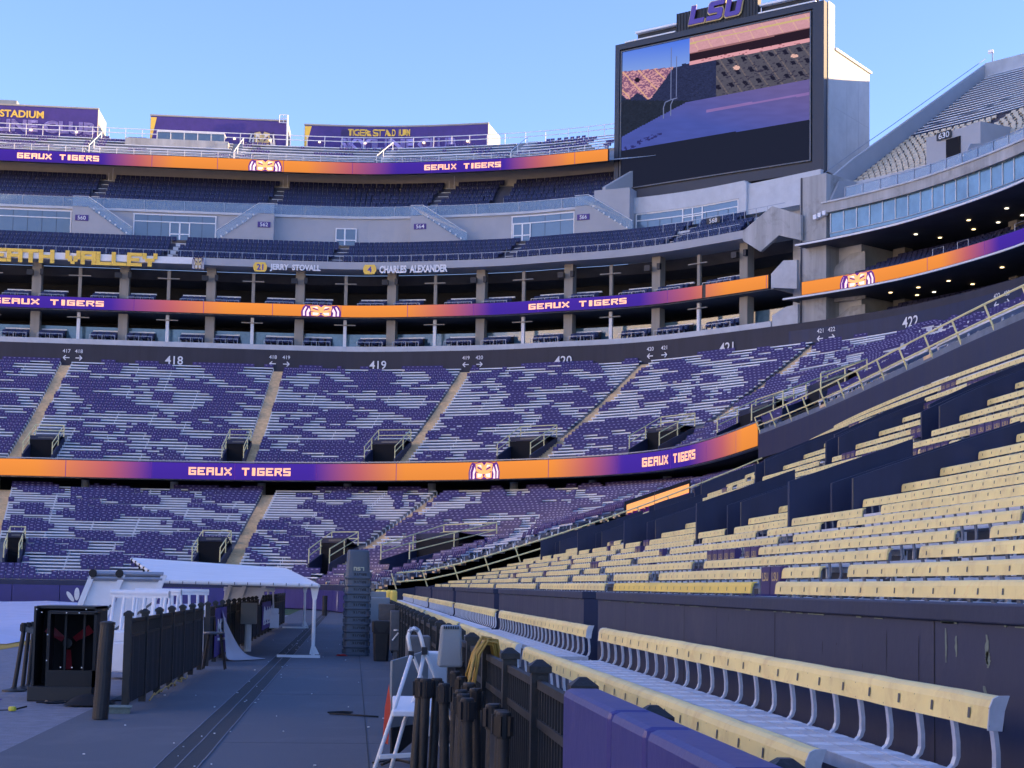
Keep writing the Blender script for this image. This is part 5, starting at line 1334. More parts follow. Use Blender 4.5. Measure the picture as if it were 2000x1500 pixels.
BZ0 = .0
def gold_bench(x, ztop, y0, y1, label, group, near=False, gapfill=False, board='gold_board', zseat=None):
    dx = (lambda y: rowx(x, y)-x) if (x > 4.5 and y1 > 46) else (lambda y: 0.0)
    """metal bench running along y: gold back board on curved brackets over an aluminium plank"""
    zt = ztop; zse = zseat if zseat is not None else zt-.36; e = empty('gold_bench', (x, (y0+y1)/2, zse-.42), label, 'bench', group)
    n = max(1, round((y1-y0)/.457)); g = MB().use(board)
    bh = .135 if x < 9 else .165; prof = [(x-.040, zt-bh), (x-.030, zt-.045), (x-.018, zt-.016), (x+.004, zt-.002), (x+.045, zt), (x+.048, zt-.012), (x+.012, zt-.02), (x-.008, zt-.06), (x-.018, zt-bh)]
    ns_ = n*2 if near else max(1, n//4); b = 0
    for i in range(ns_+1):
        y = y0+(y1-y0)*i/ns_; wob = .0012*math.sin(y*5.1+x)+.001*math.sin(y*11) if near else .003*math.sin(y*.9+x)
        for px_, pz in prof: g.v.append((px_+dx(y), y, pz+wob))
    m = len(prof)
    for i in range(ns_):
        for k in range(m): j = (k+1) % m; g.face([i*m+k, (i+1)*m+k, (i+1)*m+j, i*m+j])
    g.face(list(range(m))[::-1]); g.face([ns_*m+k for k in range(m)])
    g.use('plate_dark')
    for i in range(n):
        y = y0+(i+.5)*(y1-y0)/n; w_ = .014; q_ = dx(y)
        g.quad((x-.0405+q_, y-w_, zt-.105), (x-.0405+q_, y+w_, zt-.105), (x-.0365+q_, y+w_, zt-.06), (x-.0365+q_, y-w_, zt-.06))
        if near:
            for zz in (.045, .12): g.quad((x-.0415, y-.232, zt-zz-.006), (x-.0415, y-.226, zt-zz-.006), (x-.0405, y-.226, zt-zz), (x-.0405, y-.232, zt-zz))
    g.build('back_board', None, e, smooth=False)
    def bracket(g, y, w_):
        # S-curved flat upright from plank to board
        P = [(x-.040, zse+.0), (x-.018, zse+.020), (x-.006, zse+.055), (x-.006, zse+.12), (x-.014, zse+.19), (x-.020, zt-.13), (x-.012, zt-.06)]
        th = .020; q_ = dx(y); P = [(a+q_, c) for a, c in P]
        for (a, c), (b_, d) in zip(P[:-1], P[1:]):
            g.add([(a, y-w_/2, c), (a, y+w_/2, c), (b_, y+w_/2, d), (b_, y-w_/2, d), (a+th, y-w_/2, c), (a+th, y+w_/2, c), (b_+th, y+w_/2, d), (b_+th, y-w_/2, d)], [(0, 1, 2, 3), (7, 6, 5, 4), (0, 3, 7, 4), (1, 5, 6, 2)])
    if near:
        for i in range(n+1):
            q = MB(); bracket(q, y0+.03+(y1-y0-.06)*i/n, .045); q.build('bracket', 'aluminium_near', e)
        g = MB()
        for k, yy in enumerate((y0+.01, y1-.01)): g.prism([(x-.045, yy, zt-.142), (x-.036, yy, zt-.045), (x-.02, yy, zt-.008), (x+.004, yy, zt+.004), (x+.052, yy, zt+.005), (x+.03, yy, zt-.06), (x+.018, yy, zt-.145)], (0, -.012 if k == 0 else .012, 0))
        g.build('end_cap', 'aluminium_near', e)
    else:
        q = MB()
        for i in range(n+1): bracket(q, y0+.03+(y1-y0-.06)*i/n, .06)
        q.build('frame', 'frame_dark' if not gapfill else 'aluminium', e)  # the run's separate back brackets, joined as one mesh
    mt = 'aluminium_near' if near else 'aluminium'; g = MB().use(mt)
    if near:
        g.box(x-.36, x-.015, y0-.02, y1+.02, zse-.035, zse)
        g.use('aluminium')
        for i in range(n): yy = y0+.03+(y1-y0-.06)*(i+.5)/n; g.box(x-.352, x-.02, yy-.055, yy+.055, zse, zse+.003)
        g.use('aluminium_near')
        for xx in (-.24, -.13): g.box(x+xx, x+xx+.008, y0-.02, y1+.02, zse+.003, zse+.006)
        g.box(x-.375, x-.36, y0-.02, y1+.02, zse-.06, zse+.004)
    else:
        m_ = max(1, int((y1-y0)/3)) if y1 > 46 else 1
        for j in range(m_):
            ya, yb = y0+(y1-y0)*j/m_, y0+(y1-y0)*(j+1)/m_; qa, qb = dx(ya), dx(yb)
            g.add([(x-.36+qa, ya, zse-.05), (x-.08+qa, ya, zse-.05), (x-.08+qb, yb, zse-.05), (x-.36+qb, yb, zse-.05), (x-.36+qa, ya, zse), (x-.08+qa, ya, zse), (x-.08+qb, yb, zse), (x-.36+qb, yb, zse)], [(0, 3, 2, 1), (4, 5, 6, 7), (0, 1, 5, 4), (1, 2, 6, 5), (2, 3, 7, 6), (3, 0, 4, 7)])
    g.build('seat_plank', None, e)
    g = MB()
    for i in range(max(2, int((y1-y0)/1.8))+1):
        yy = y0+.2+(y1-y0-.4)*i/max(2, int((y1-y0)/1.8)); q_ = dx(yy); g.box(x-.30+q_, x-.02+q_, yy-.03, yy+.03, zse-.12, zse-.05); g.box(x-.05+q_, x-.01+q_, yy-.03, yy+.03, max(0, zse-.5), zse-.05)
    g.build('leg_frame', mt, e)
    return e
# floor steps under the two front rows
g = MB(); g.box(1.35, 2.15, -4, 88, 0, .12); g.box(2.15, 3.46, -4, 88, 0, .38); struct(g.build('bench_step', 'navy_tread'))
front2 = [(6.55, 17.35), (18.25, 29.4), (30.4, 42.5), (43.5, 57.0), (58.5, 72.0), (73, 87)]
nm2 = ['big first bench, numbered gold back, against the scuffed navy wall', 'second bench from the camera along the navy wall', 'third bench along the navy wall beyond the first opening', 'fourth bench along the navy wall', 'fifth bench along the navy wall', 'sixth and last bench along the navy wall']
for (a, b), l in zip(front2, nm2): gold_bench(2.73, 1.225, a, b, l, 'benches of the two front rows', near=a < 30, gapfill=True, zseat=.87)
front1 = [(6.5, 17.6), (18.4, 28.2), (29.2, 42), (43, 57), (58, 72), (73, 87)]
nm1 = ['first gold backed bench just behind the black fence', 'second gold bench from the camera behind the black fence', 'third gold bench behind the black fence', 'fourth gold bench behind the black fence', 'fifth gold bench behind the black fence', 'sixth and last gold bench behind the black fence']
for (a, b), l in zip(front1, nm1): gold_bench(1.92, 1.0, a, b, l, 'benches of the two front rows', near=a < 28, gapfill=True, zseat=.62)
# trench walls (side walls of the stepped entrances in the near stand)
TY = [31.0, 40.3, 52.0, 63.5, 76.7]
def rake_wall(g, x0, x1, y, th, up0, up1, down=1.5):
    P = []; n = 6
    for j in range(n+1): x = x0+(x1-x0)*j/n; P.append((x, y, zxy(x, y)+up0+(up1-up0)*(j/n)**1.6))
    for j in range(n, -1, -1): x = x0+(x1-x0)*j/n; P.append((x, y, zxy(x, y)-down))
    g.prism(P, (0, th, 0))
WN = ['first', 'second', 'third', 'fourth', 'fifth']
for i, ty in enumerate(TY):
    for lv, (x0, x1, dy) in enumerate(((9.95, 15.4, 0), (16.0, 22.4, -.4 if i else 11.2))):
        y = ty+dy if lv == 0 else [42.2, 51.4, 61.0, 72.5, 84][i]
        e = empty('entrance_walls', (x0, y, zs(x0)-.8), 'navy sloping walls of the %s %s entrance along the gold benches' % (WN[i], ('lower', 'upper')[lv]), 'wall', 'navy entrance walls in the near stand')
        u = .50 if lv == 0 else .56; x1 = 14.0 if lv == 0 else 19.0; ub = .12
        g = MB(); rake_wall(g, x0, x1, y, .12, u, ub); g.build('near_wall', 'navy_wall', e)
        g = MB(); rake_wall(g, x0-.05, x1, y+1.28, .12, u, ub); g.build('far_wall', 'navy_wall', e)
        g = MB(); rake_wall(g, *((9.3, 12.05) if lv == 0 else (16.6, 20.3)), y+2.4, .14, *((.82, .70) if lv == 0 else (.56, -.05)), 1.5); g.build('screen_wall', 'navy_wall', e)
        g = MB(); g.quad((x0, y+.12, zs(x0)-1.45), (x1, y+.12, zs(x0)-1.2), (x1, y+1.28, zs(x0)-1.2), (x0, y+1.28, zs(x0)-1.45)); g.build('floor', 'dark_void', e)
        g = MB(); g.box(x0-.015, x0, y-.01, y+.05, zs(x0)-.8, zs(x0)+u); g.build('edge_strip', 'brown_panel', e)
AIS = [17.3, 28.0, 39.0, 51.0, 62.5, 75.0]
cov = []
rr = random.Random(11)
for i, x in enumerate(XS):
    # row limits and blocked intervals
    blocks = [(a-.5, a+.5) for a in AIS] if x < 9.6 else []
    for k, ty in enumerate(TY):
        if 9.6 < x < 14.2: blocks.append((ty-.05, ty+1.45))
        if 9.0 < x < 12.2: blocks.append((ty+2.3, ty+2.6))
        y2 = [42.2, 51.4, 61.0, 72.5, 84][k]
        if 15.7 < x < 19.3: blocks.append((y2-.05, y2+1.45))
        if 16.4 < x < 20.5: blocks.append((y2+2.3, y2+2.6))
    ys = sorted([b for b in blocks if b[1] > b[0]]); cur = 7.0+ i*.3; out = []
    for b in ys:
        if b[0]-cur > 1.0: out.append((cur, b[0]))
        cur = max(cur, b[1])
    if 88.5-cur > 1: out.append((cur, 88.5))
    for n_, (a, b) in enumerate(out):
        # only what the row shows from the walkway: bearing limit of the photograph plus a margin
        if x/max(b, .1) > .62: continue
        while b > a+1 and rowx(x, b) > 22.7: b -= .5
        a = max(a, x/.62)
        if b-a < .9: continue
        # split long runs with short board-less gaps
        parts_ = [(a, b)]
        if b-a > 7 and rr.random() < .3: c = rr.uniform(a+2.5, b-3); parts_ = [(a, c), (c+.95, b)]
        for q, (c, d) in enumerate(parts_):
            br = i == 0 and abs((c+d)/2-24) < 5
            gold_bench(x, zs(x), c+.03, d-.03, 'gold backed bench, %s row above the navy wall, %s run%s' % (ordn(i), ordn(n_), ', %s piece' % ('near' if q == 0 else 'far') if len(parts_) > 1 else ''), 'gold backed benches of the near stand', board='gold_board_bright' if br else 'gold_board')
            if q == 0 and len(parts_) > 1: cov.append((x, d+.48, i, 1))
# purple seat covers hung on some gold benches
SC = MB().use('purple_seat'); SC.prism([(-.065, -.215, -.36), (-.06, -.215, .012), (.05, -.215, .022), (.07, -.215, -.05)], (0, .43, 0)); SC.box(-.36, -.03, -.21, .21, -.40, -.34)
vs, fs, wd_ = text2d('LSU', .02); SC.use('emblem_gold')
SC.add([(-.069, .13-xx*.14, -.17+yy*.11) for xx, yy in vs], [f[::-1] for f in fs])
cvs = Crowd('seat_cover', 'seat cover', 'purple lettered seat covers on gold benches', 'more purple seat covers', SC)
def covers(px_, i, n, y):      # n covers at row i starting at y
    k = min(range(5), key=lambda q: abs(TY[q]-y))
    for j in range(n): cvs.put((rowx(XS[i], y+j*.47), y+j*.47, zs(XS[i])), 0, 'purple seat cover, place %s, %s gold row, %s the %s entrance' % (ordn(j), ordn(i), 'before' if y < TY[k] else 'past', WN[k]))
for i, n, y in ((1, 2, 20.146-.5), (3, 5, 29.570-1.0), (3, 2, 27.389-.4), (2, 1, 50.723), (4, 1, 39.5), (3, 3, 45), (5, 2, 47), (4, 1, 56), (6, 2, 50), (2, 2, 60), (5, 1, 66), (6, 1, 58), (4, 2, 70), (7, 2, 62), (8, 2, 44.4), (10, 5, 43.6), (9, 3, 47.2), (11, 5, 36.6), (12, 4, 36.9), (12, 5, 39), (13, 5, 35.2), (13, 4, 44.0), (14, 3, 49), (16, 5, 45), (15, 5, 43.8), (17, 3, 46.6), (16, 3, 55), (18, 4, 50), (19, 5, 47.5), (20, 3, 53), (19, 3, 62), (14, 2, 68)): covers(0, i, n, y)
# ================================================================= right side picket fence
def picket_fence(x, y0, y1, name, label, cap=True, H=1.20, sp=1.62, solid=False, gaps=(), out=1):
    e = empty(name, (x, y0, 0), label, 'fence'); n = int((y1-y0)/sp); k = 0
    for i in range(n+1):
        y = y0+i*sp
        g = MB(); g.box(x-.045, x+.045, y-.045, y+.045, 0, H); g.box(x-.06, x+.06, y-.06, y+.06, H, H+.035)
        b = len(g.v); g.v.extend([(x-.06, y-.06, H+.035), (x+.06, y-.06, H+.035), (x+.06, y+.06, H+.035), (x-.06, y+.06, H+.035), (x-.015, y-.015, H+.07), (x+.015, y-.015, H+.07), (x+.015, y+.015, H+.07), (x-.015, y+.015, H+.07)])
        for f in ((0, 1, 5, 4), (1, 2, 6, 5), (2, 3, 7, 6), (3, 0, 4, 7), (4, 5, 6, 7)): g.face([b+q for q in f])
        g.build('post', 'black_post', e)
        if i < n and not any(a <= i < b_ for a, b_ in gaps):
            g = MB(); ya, yb = y+.045, y+sp-.045
            for z in (H-.06, H-.26, .16): g.box(x-.018, x+.018, ya, yb, z-.022, z+.022)
            m = int((yb-ya)/.105)
            for j in range(m): yy = ya+.05+(yb-ya-.1)*j/(m-1); g.box(x-.010, x+.010, yy-.010, yy+.010, .08, H-.06)
            g.build('picket_panel', 'black_metal', e)
            if solid:
                g = MB(); wv = [(x-.03+.008*math.sin(q*2.1+i), ya+(yb-ya)*q/8) for q in range(9)]
                for (xa, a_), (xb, b_) in zip(wv[:-1], wv[1:]): g.quad((xa, a_, .10), (xb, b_, .10), (xb, b_, H-.27), (xa, a_, H-.27)); g.quad((xa+.06, a_, .10), (xb+.06, b_, .10), (xb+.06, b_, H-.27), (xa+.06, a_, H-.27))
                g.build('mesh_screen', 'black_mesh', e)
    return e
picket_fence(1.0, 2.0, 84, 'picket_fence', 'black metal picket fence in front of the gold benches')
picket_fence(-2.85, 20.8, 30.6, 'screened_fence', 'black picket fence with dark mesh beside the fan cabinet, first stretch', solid=True, sp=1.63)
picket_fence(-2.85, 32.0, 67.0, 'screened_fence', 'black screened picket fence beyond the gap, carrying the purple banners', solid=True, sp=1.75)
g = MB(); g.tube([(-2.955, 19.45, .005), (-2.94, 19.47, .35), (-2.93, 19.48, .80), (-2.915, 19.5, 1.12)], [.095, .093, .088, .086], 16)
g.lathe([(.092, 0), (.092, .03), (.04, .045)], (-2.915, 19.5, 1.12), 14)
tag(g.build('padded_post', 'black_post', smooth=False), 'thick black foam wrapped post at the near end of the screened fence', 'post')

# ================================================================= purple rail pads, bottom right
pads = [(4.92, 6.02), (4.32, 4.90), (3.35, 4.30), (2.3, 3.33)]
for i, (a, b) in enumerate(pads):
    g = MB(); g.box(.80, .955, a+.006, b-.006, .10, 1.275)
    tag(g.build('rail_pad', 'purple_pad', bevel=.028), ['purple vinyl rail pad with square end showing', 'short purple rail pad, second from its far end', 'purple rail pad cut by the bottom edge, third from its far end', 'big purple rail pad nearest the camera'][i], 'pad', 'purple pads strapped to the fence')
    for q in bpy.data.objects[-1:]: pass

# ================================================================= queue posts cluster
def stanchion(loc, lean, rz, tape=None, label=''):
    e = empty('stanchion', loc, label, 'stanchion', 'black belt barrier posts stored together')
    lx, ly = lean; top = 1.0
    g = MB(); g.tube([(loc[0], loc[1], loc[2]+.03), (loc[0]+lx, loc[1]+ly, loc[2]+top-.13)], .033, 14, False); g.build('tube', 'black_post', e, smooth=True)
    g = MB(); g.lathe([(.175, 0), (.17, .02), (.05, .045), (.04, .06)], loc, 20); g.build('base', 'black_post', e, smooth=False)
    tx, ty, tz = loc[0]+lx, loc[1]+ly, loc[2]+top-.13
    g = MB(); g.lathe([(.040, -.005), (.041, 0), (.041, .12), (.036, .132), (.0, .133)], (tx, ty, tz), 14)
    for k in range(4):
        a = rz+k*math.pi/2; g.box(tx+.040-.004, tx+.052, ty-.017, ty+.017, tz+.01, tz+.11, rz=a, piv=(tx, ty))
    g.build('belt_head', 'black_metal', e)
    if tape:
        g = MB(); g.box(tx-.014, tx+.014, ty-.046, ty-.040, tz-.22, tz-.03); g.build('label_strip', tape, e)
    return e
tops = [(0.488, 11.295), (0.525, 11.241), (0.605, 11.320), (0.626, 10.737), (0.695, 10.071), (0.681, 9.342), (0.934, 11.579), (1.071, 12.295), (0.947, 10.856), (0.788, 8.878), (1.071, 10.768), (1.119, 10.246), (0.965, 8.467), (1.074, 8.919), (1.007, 8.336), (0.681, 9.692)]
lns = [(.05, .05), (.02, -.03), (.03, .02), (-.02, .0), (.0, .02), (-.02, 0), (.03, 0), (0, 0), (-.02, .02), (.01, 0), (.02, 0), (-.03, .02), (.02, -.02), (0, .03), (0, 0), (.01, .01)]
desc = ['leaning away from the rest beside the ladder', 'second from the ladder, half hidden', 'third from the ladder, upright', 'fourth from the ladder, with clean head', 'behind the short one', 'short, in the front row before the ladder', 'behind the cable bundle', 'tallest looking, farthest back at centre', 'centre with wide belt head', 'front centre with tan label strip', 'set back towards the fence', 'beside the fence, slightly leaning', 'front one of the pair at the purple pad', 'rear one of the pair at the purple pad', 'low one touching the purple pad', 'hidden between two others in the middle']
for i, ((x, y), l) in enumerate(zip(tops, lns)):
    x = min(x, .80)
    stanchion((x-l[0], y-l[1], 0), l, .4*i, 'brown_panel' if i == 9 else None, 'black belt barrier post, '+desc[i])
for i, (x, y, l) in enumerate((((-4.926, 24.157) + (.10,)), ((-4.872, 24.511) + (.05,)), ((-4.861, 24.868) + (.04,)))):
    e = stanchion((x, y, 0), (l, .02), 0, None, 'grey black barrier post beside the fan cabinet, %s of three' % ORD[i])
g = MB(); bx, by = (-4.926, 24.157); g.bar((bx+.10, by, .92), (bx+.30, by, .86), .012, .07); g.bar((bx+.2, by, .92), (bx+.5, by+.1, .94), .012, .05); tag(g.build('barrier_belt', 'steel_box'), 'grey belt strung between the three posts beside the fan cabinet', 'belt')

# ================================================================= fan cabinet
FX0, FX1, FY0, FY1 = -4.33, -3.52, 22.25, 23.5
fc = empty('fan_cabinet', (-3.95, 22.3, 0), 'big square black fan cabinet with dark red blades on the grey apron', 'fan')
def fpart(nm, m, fn, bevel=0, parent=None):
    g = MB(); fn(g); return g.build(nm, m, parent or fc, bevel=bevel)
TH = .04
def fbody(g):
    g.box(FX0, FX0+.03, FY0+.28, FY1, .17, 1.28); g.box(FX1-.03, FX1, FY0+.28, FY1, .17, 1.28); g.box(FX0, FX1, FY0+.28, FY1, 1.25, 1.285)
    g.box(FX0, FX0+.03, FY0+.08, FY0+.28, .17, 1.28)
fpart('casing', 'fan_body', fbody)
fpart('back_plate', 'dark_void', lambda g: g.box(FX0+.03, FX1-.03, FY0+.62, FY0+.66, .17, 1.25))
fpart('base', 'fan_body', lambda g: g.box(FX0-.03, FX1+.02, FY0-.02, FY1+.02, 0, .20), .01)
fpart('front_frame', 'black_metal', lambda g: [g.box(FX0+.20, FX0+.24, FY0, FY0+.3, .2, 1.22), g.box(FX0+.24, FX1+.05, FY0, FY0+.3, 1.18, 1.22), g.box(FX1+.01, FX1+.05, FY0, FY0+.3, .2, 1.2), g.box(FX0+.24, FX1+.05, FY0, FY0+.04, .20, .42)])
fpart('strut', 'black_metal', lambda g: [g.box(FX0+x, FX0+x+.03, FY0+.18, FY0+.22, .4, 1.18) for x in (.40, .65)])
for a in (math.pi*1.5, math.pi*.19, math.pi*.81):
    hub = (-3.90, 22.62, .775); c, s_ = math.cos(a), math.sin(a); P = []
    for r_, w_ in ((.09, .035), (.26, .055), (.36, .06)): P.append((r_, w_))
    def bl(g):
        L = [(hub[0]+c*r_-s_*w_, hub[1]-.02, hub[2]+s_*r_+c*w_) for r_, w_ in P]+[(hub[0]+c*r_+s_*w_, hub[1]+.03, hub[2]+s_*r_-c*w_) for r_, w_ in reversed(P)]
        g.prism(L, (0, .012, 0))
    fpart('blade', 'fan_red', bl)
fpart('hub', 'black_metal', lambda g: g.tube([(-3.90, 22.52, .775), (-3.90, 22.75, .775)], .065, 14))
fpart('motor_cover', 'orange_flag', lambda g: g.prism([(-3.66, 22.3, .34), (-3.58, 22.3, .40), (-3.56, 22.3, .37)], (0, .02, 0)))
def bolts(g):
    for x, z in [(FX0+.05, 1.24), (FX0+.12, 1.2), (FX1-.1, 1.25), (FX0+.4, .46), (FX0+.55, .46), (FX0+.68, .46), (FX0+.21, .55), (FX0+.21, .9), (FX0+.45, 1.2), (FX0+.62, 1.2)]:
        g.box(x-.008, x+.008, FY0-.012, FY0-.002, z-.008, z+.008)
fpart('bolts', 'white_metal', bolts)
# things lying before the cabinet
g = MB(); rr = random.Random(2)
for k in range(7):
    x0, y0 = -4.25+rr.random()*.5, 21.2+rr.random()*.9; P = []; a = rr.random()*6
    for j in range(9): P.append((x0+j*.085+.05*math.sin(j+a), y0+.12*math.sin(j*.8+a)+j*.01, .015+.03*rr.random()))
    g.tube(P, .010, 5)
tag(g.build('loose_cables', 'black_metal'), 'tangle of dark cables on the apron in front of the fan cabinet', 'cables')
g = MB(); n = 9
for j in range(n):
    for i in range(n):
        u, v = i/(n-1), j/(n-1); h = .02+.15*math.sin(math.pi*u)**.6*math.sin(math.pi*v)**.6*(.8+.4*mnoise.noise(Vector((u*4, v*4, 1)))); g.v.append((-3.72+u*.62, 21.3+v*.45, h))
for j in range(n-1):
    for i in range(n-1): a = j*n+i; g.face([a, a+1, a+n+1, a+n])
tag(g.build('black_bag', 'black_mesh', smooth=True), 'crumpled black bag lying between fan cabinet and padded post', 'bag')
e = empty('cable_clamp', (-4.2, 20.6, 0), 'small yellow tool lying on the grey apron by the field', 'tool')
g = MB(); g.lathe([(.045, 0), (.052, .02), (.045, .05), (.02, .055)], (-4.20, 20.55, .004), 12); g.build('body', 'yellow_tool', e)
g = MB(); g.bar((-4.17, 20.58, .02), (-4.05, 20.68, .05), .02); g.bar((-4.36, 20.50, .012), (-4.22, 20.55, .015), .012); g.build('handle', 'black_metal', e)
g = MB(); g.box(-3.14, -2.74, 20.3, 20.6, .001, .07, rz=.1); g.box(-3.16, -2.72, 20.28, 20.62, .07, .085, rz=.1); tag(g.build('valve_box', 'paint_chip'), 'flat grey green box lid at the foot of the padded post', 'box')
g = MB()
for k in range(5): P = [(-2.72+.02*math.sin(j*1.3+k), 22.2+k*1.0+j*.22, .03+.07*abs(math.sin(j*.9+k))) for j in range(6)]; g.tube(P, .012, 5)
tag(g.build('fence_cable', 'cable_yellow'), 'tan cable looping along the foot of the screened fence', 'cable')

# ================================================================= white bench backs, truss, behind the screened fence
def slat_bench(x, y, w_, ang, label, scale=1.0):
    e = empty('slatted_bench', (0, 0, 0), label, 'bench', 'white heated benches behind the screened fence')
    g = MB(); g.box(-w_/2, w_/2, -.28, .28, .62, .80); g.box(-w_/2, w_/2, -.34, .34, .12, .62); g.build('seat_box', 'white_plastic', e, bevel=.03)
    n = max(4, int(w_/.16))
    for i in range(n):
        X_ = -w_/2+.06+(w_-.12)*i/(n-1); g = MB(); g.tube([(X_, .26, .78), (X_, .33, 1.1), (X_, .40, 1.42)], .032, 8); g.build('back_slat', 'white_plastic', e)
    g = MB(); g.tube([(-w_/2, .40, 1.44), (w_/2, .40, 1.44)], .055, 10); g.box(-w_/2, w_/2, .36, .46, 1.36, 1.46); g.build('top_rail', 'white_plastic', e)
    e.location = (x, y, 0); e.rotation_euler = (0, 0, ang); return e
slat_bench(-3.75, 27.6, 1.05, -.25, 'first white slatted bench just behind the screened fence')
slat_bench(-4.15, 33.5, 1.0, -.25, 'second white slatted bench, set back behind the first')
slat_bench(-3.62, 35.6, 1.05, .25, 'third white slatted bench, turned towards the walkway near the fence gap')
slat_bench(-4.0, 56, 1.3, -.3, 'far white slatted bench under the canopy end')
slat_bench(-3.2, 55, 1.3, .3, 'last white slatted bench, turned, under the canopy end')
def truss(x, y, w_, h, ang, label):
    e = empty('leaning_frame', (x, y, 0), label, 'frame', 'white folding frames behind the screened fence')
    def q(u, v, d=0): return (x+u*math.cos(ang)+v*.45*w_*.35, y+u*math.sin(ang)+d, .25+v*h)
    for u in (0, w_*.42, w_):
        g = MB(); g.bar(q(u-.2, 0), q(u+.12, 1), .09, .12); g.build('upright', 'white_plastic', e)
    for v in (1.0, .93):
        g = MB(); g.tube([q(.1, v), q(w_+.1, v)], .055, 8); g.build('roller', 'rail_metal', e)
    g = MB(); g.prism([q(-.1, .05, .05), q(w_*.42-.1, .05, .05), q(w_*.42+.05, .93, .05), q(.08, .93, .05)], (0, .03, 0)); g.prism([q(w_*.42, .05, .05), q(w_-.1, .05, .05), q(w_+.05, .93, .05), q(w_*.42+.12, .93, .05)], (0, .03, 0)); g.build('panel', 'white_plastic', e)
    g = MB(); g.bar(q(0, .1, -.03), q(w_*.42, .55, -.03), .05); g.bar(q(w_*.42, .1, -.03), q(w_, .6, -.03), .05); g.bar(q(0, .5, -.03), q(w_*.4, .5, -.03), .05); g.build('brace', 'steel_box', e)
    for u in (.12, w_*.45): g = MB(); g.tube([q(u, 1.0, -.08), q(u, 1.0, .06)], .09, 10); g.build('wheel', 'black_metal', e)
truss(-6.1, 36, 1.55, 1.55, .0, 'white folding frame with rollers leaning behind the fan cabinet')
truss(-3.95, 49, 1.0, 1.42, .0, 'smaller white folding frame under the canopy')

# ================================================================= banners on the fence
def banner(y0, y1, z0, z1, label, peel=False):
    e = empty('banner', (-2.76, y0, z0), label, 'banner'); g = MB()
    n = 6
    for i in range(n+1):
        y = y0+(y1-y0)*i/n; x = -2.79+.015*math.sin(i*1.7); g.v.append((x, y, z0)); g.v.append((x, y, z1))
    for i in range(n): g.face([2*i, 2*i+2, 2*i+3, 2*i+1])
    g.build('cloth', 'banner_purple', e); return e
e = banner(50.0, 55.5, .18, 1.05, 'purple cloth banner with white script hung on the screened fence')
g = MB()
for t, z, h in (('PURPLE', .62, .20), ('GOLD', .36, .20)): pass
for k, (a, b) in enumerate(((50.5, 51.9), (52.4, 53.6), (53.8, 55.2))):
    for j in range(5): y = a+(b-a)*j/4; g.bar((-2.765, y, .40+.08*math.sin(j*2+k)), (-2.765, y+.28, .82+.08*math.cos(j+k)), .02, .07)
    g.bar((-2.765, a, .36), (-2.765, b, .36), .02, .04)
g.build('script', 'white_paint', e)
e = banner(33.0, 36.2, .12, 1.12, 'purple banner with white monogram coming loose from the screened fence')
g = MB()
vs, fs, wd_ = text2d('M30', .04); g.add([(-2.772, 33.5+xx*.95, .55+yy*.34) for xx, yy in vs], [f[::-1] for f in fs]); g.bar((-2.77, 33.6, .47), (-2.77, 35.8, .42), .01, .05); g.build('script', 'white_paint', e)
g = MB(); P = [[(-2.77, 34.5, 1.10), (-2.77, 34.7, 1.02), (-2.77, 35.0, .92)], [(-2.72, 34.6, .72), (-2.66, 35.0, .62), (-2.60, 35.3, .50)], [(-2.66, 34.4, .22), (-2.50, 34.9, .16), (-2.38, 35.4, .12)], [(-2.62, 34.0, .03), (-2.34, 34.7, .03), (-2.15, 35.4, .02)], [(-2.45, 33.9, .02), (-2.1, 34.5, .02), (-1.72, 35.2, .015)]]
for r_ in P: g.v.extend(r_)
for i in range(4):
    for j in range(2): a = i*3+j; g.face([a, a+1, a+4, a+3])
o = g.build('peeled_corner', 'cloth_back', e, smooth=True); sm = o.modifiers.new('s', 'SUBSURF'); sm.levels = 2; sm.render_levels = 2
# electrical cabinet on a white post
e = empty('meter_box', (-2.42, 41.5, 0), 'grey brown electrical box on a white post in front of the screened fence', 'electrical box')
g = MB(); g.tube([(-2.5, 39.0, 0), (-2.5, 39.0, .75)], .085, 10); g.build('post', 'white_plastic', e)
g = MB(); g.box(-2.68, -2.30, 38.85, 39.1, .66, 1.17); g.build('box', 'grey_box', e, bevel=.01)
# folding stool by the fence
e = empty('folding_stool', (-2.55, 31.0, 0), 'dark metal stool with round seat standing by the gap in the screened fence', 'stool')
g = MB(); g.lathe([(.19, 0), (.20, .02), (.19, .045)], (-2.62, 30.9, .66), 16); g.build('seat', 'steel_box', e)
for dx, dy in ((-.16, -.15), (.2, -.15), (-.16, .16), (.2, .16)): g = MB(); g.tube([(-2.62+dx*.6, 30.9+dy*.6, .66), (-2.62+dx*1.15, 30.9+dy*1.15, .0)], .014, 6); g.build('leg', 'black_metal', e)
g = MB(); g.tube([(-2.80, 31.0, .0), (-2.82, 31.0, .98), (-2.62, 31.0, .98), (-2.60, 31.0, .62)], .014, 6); g.build('backrest', 'black_metal', e)

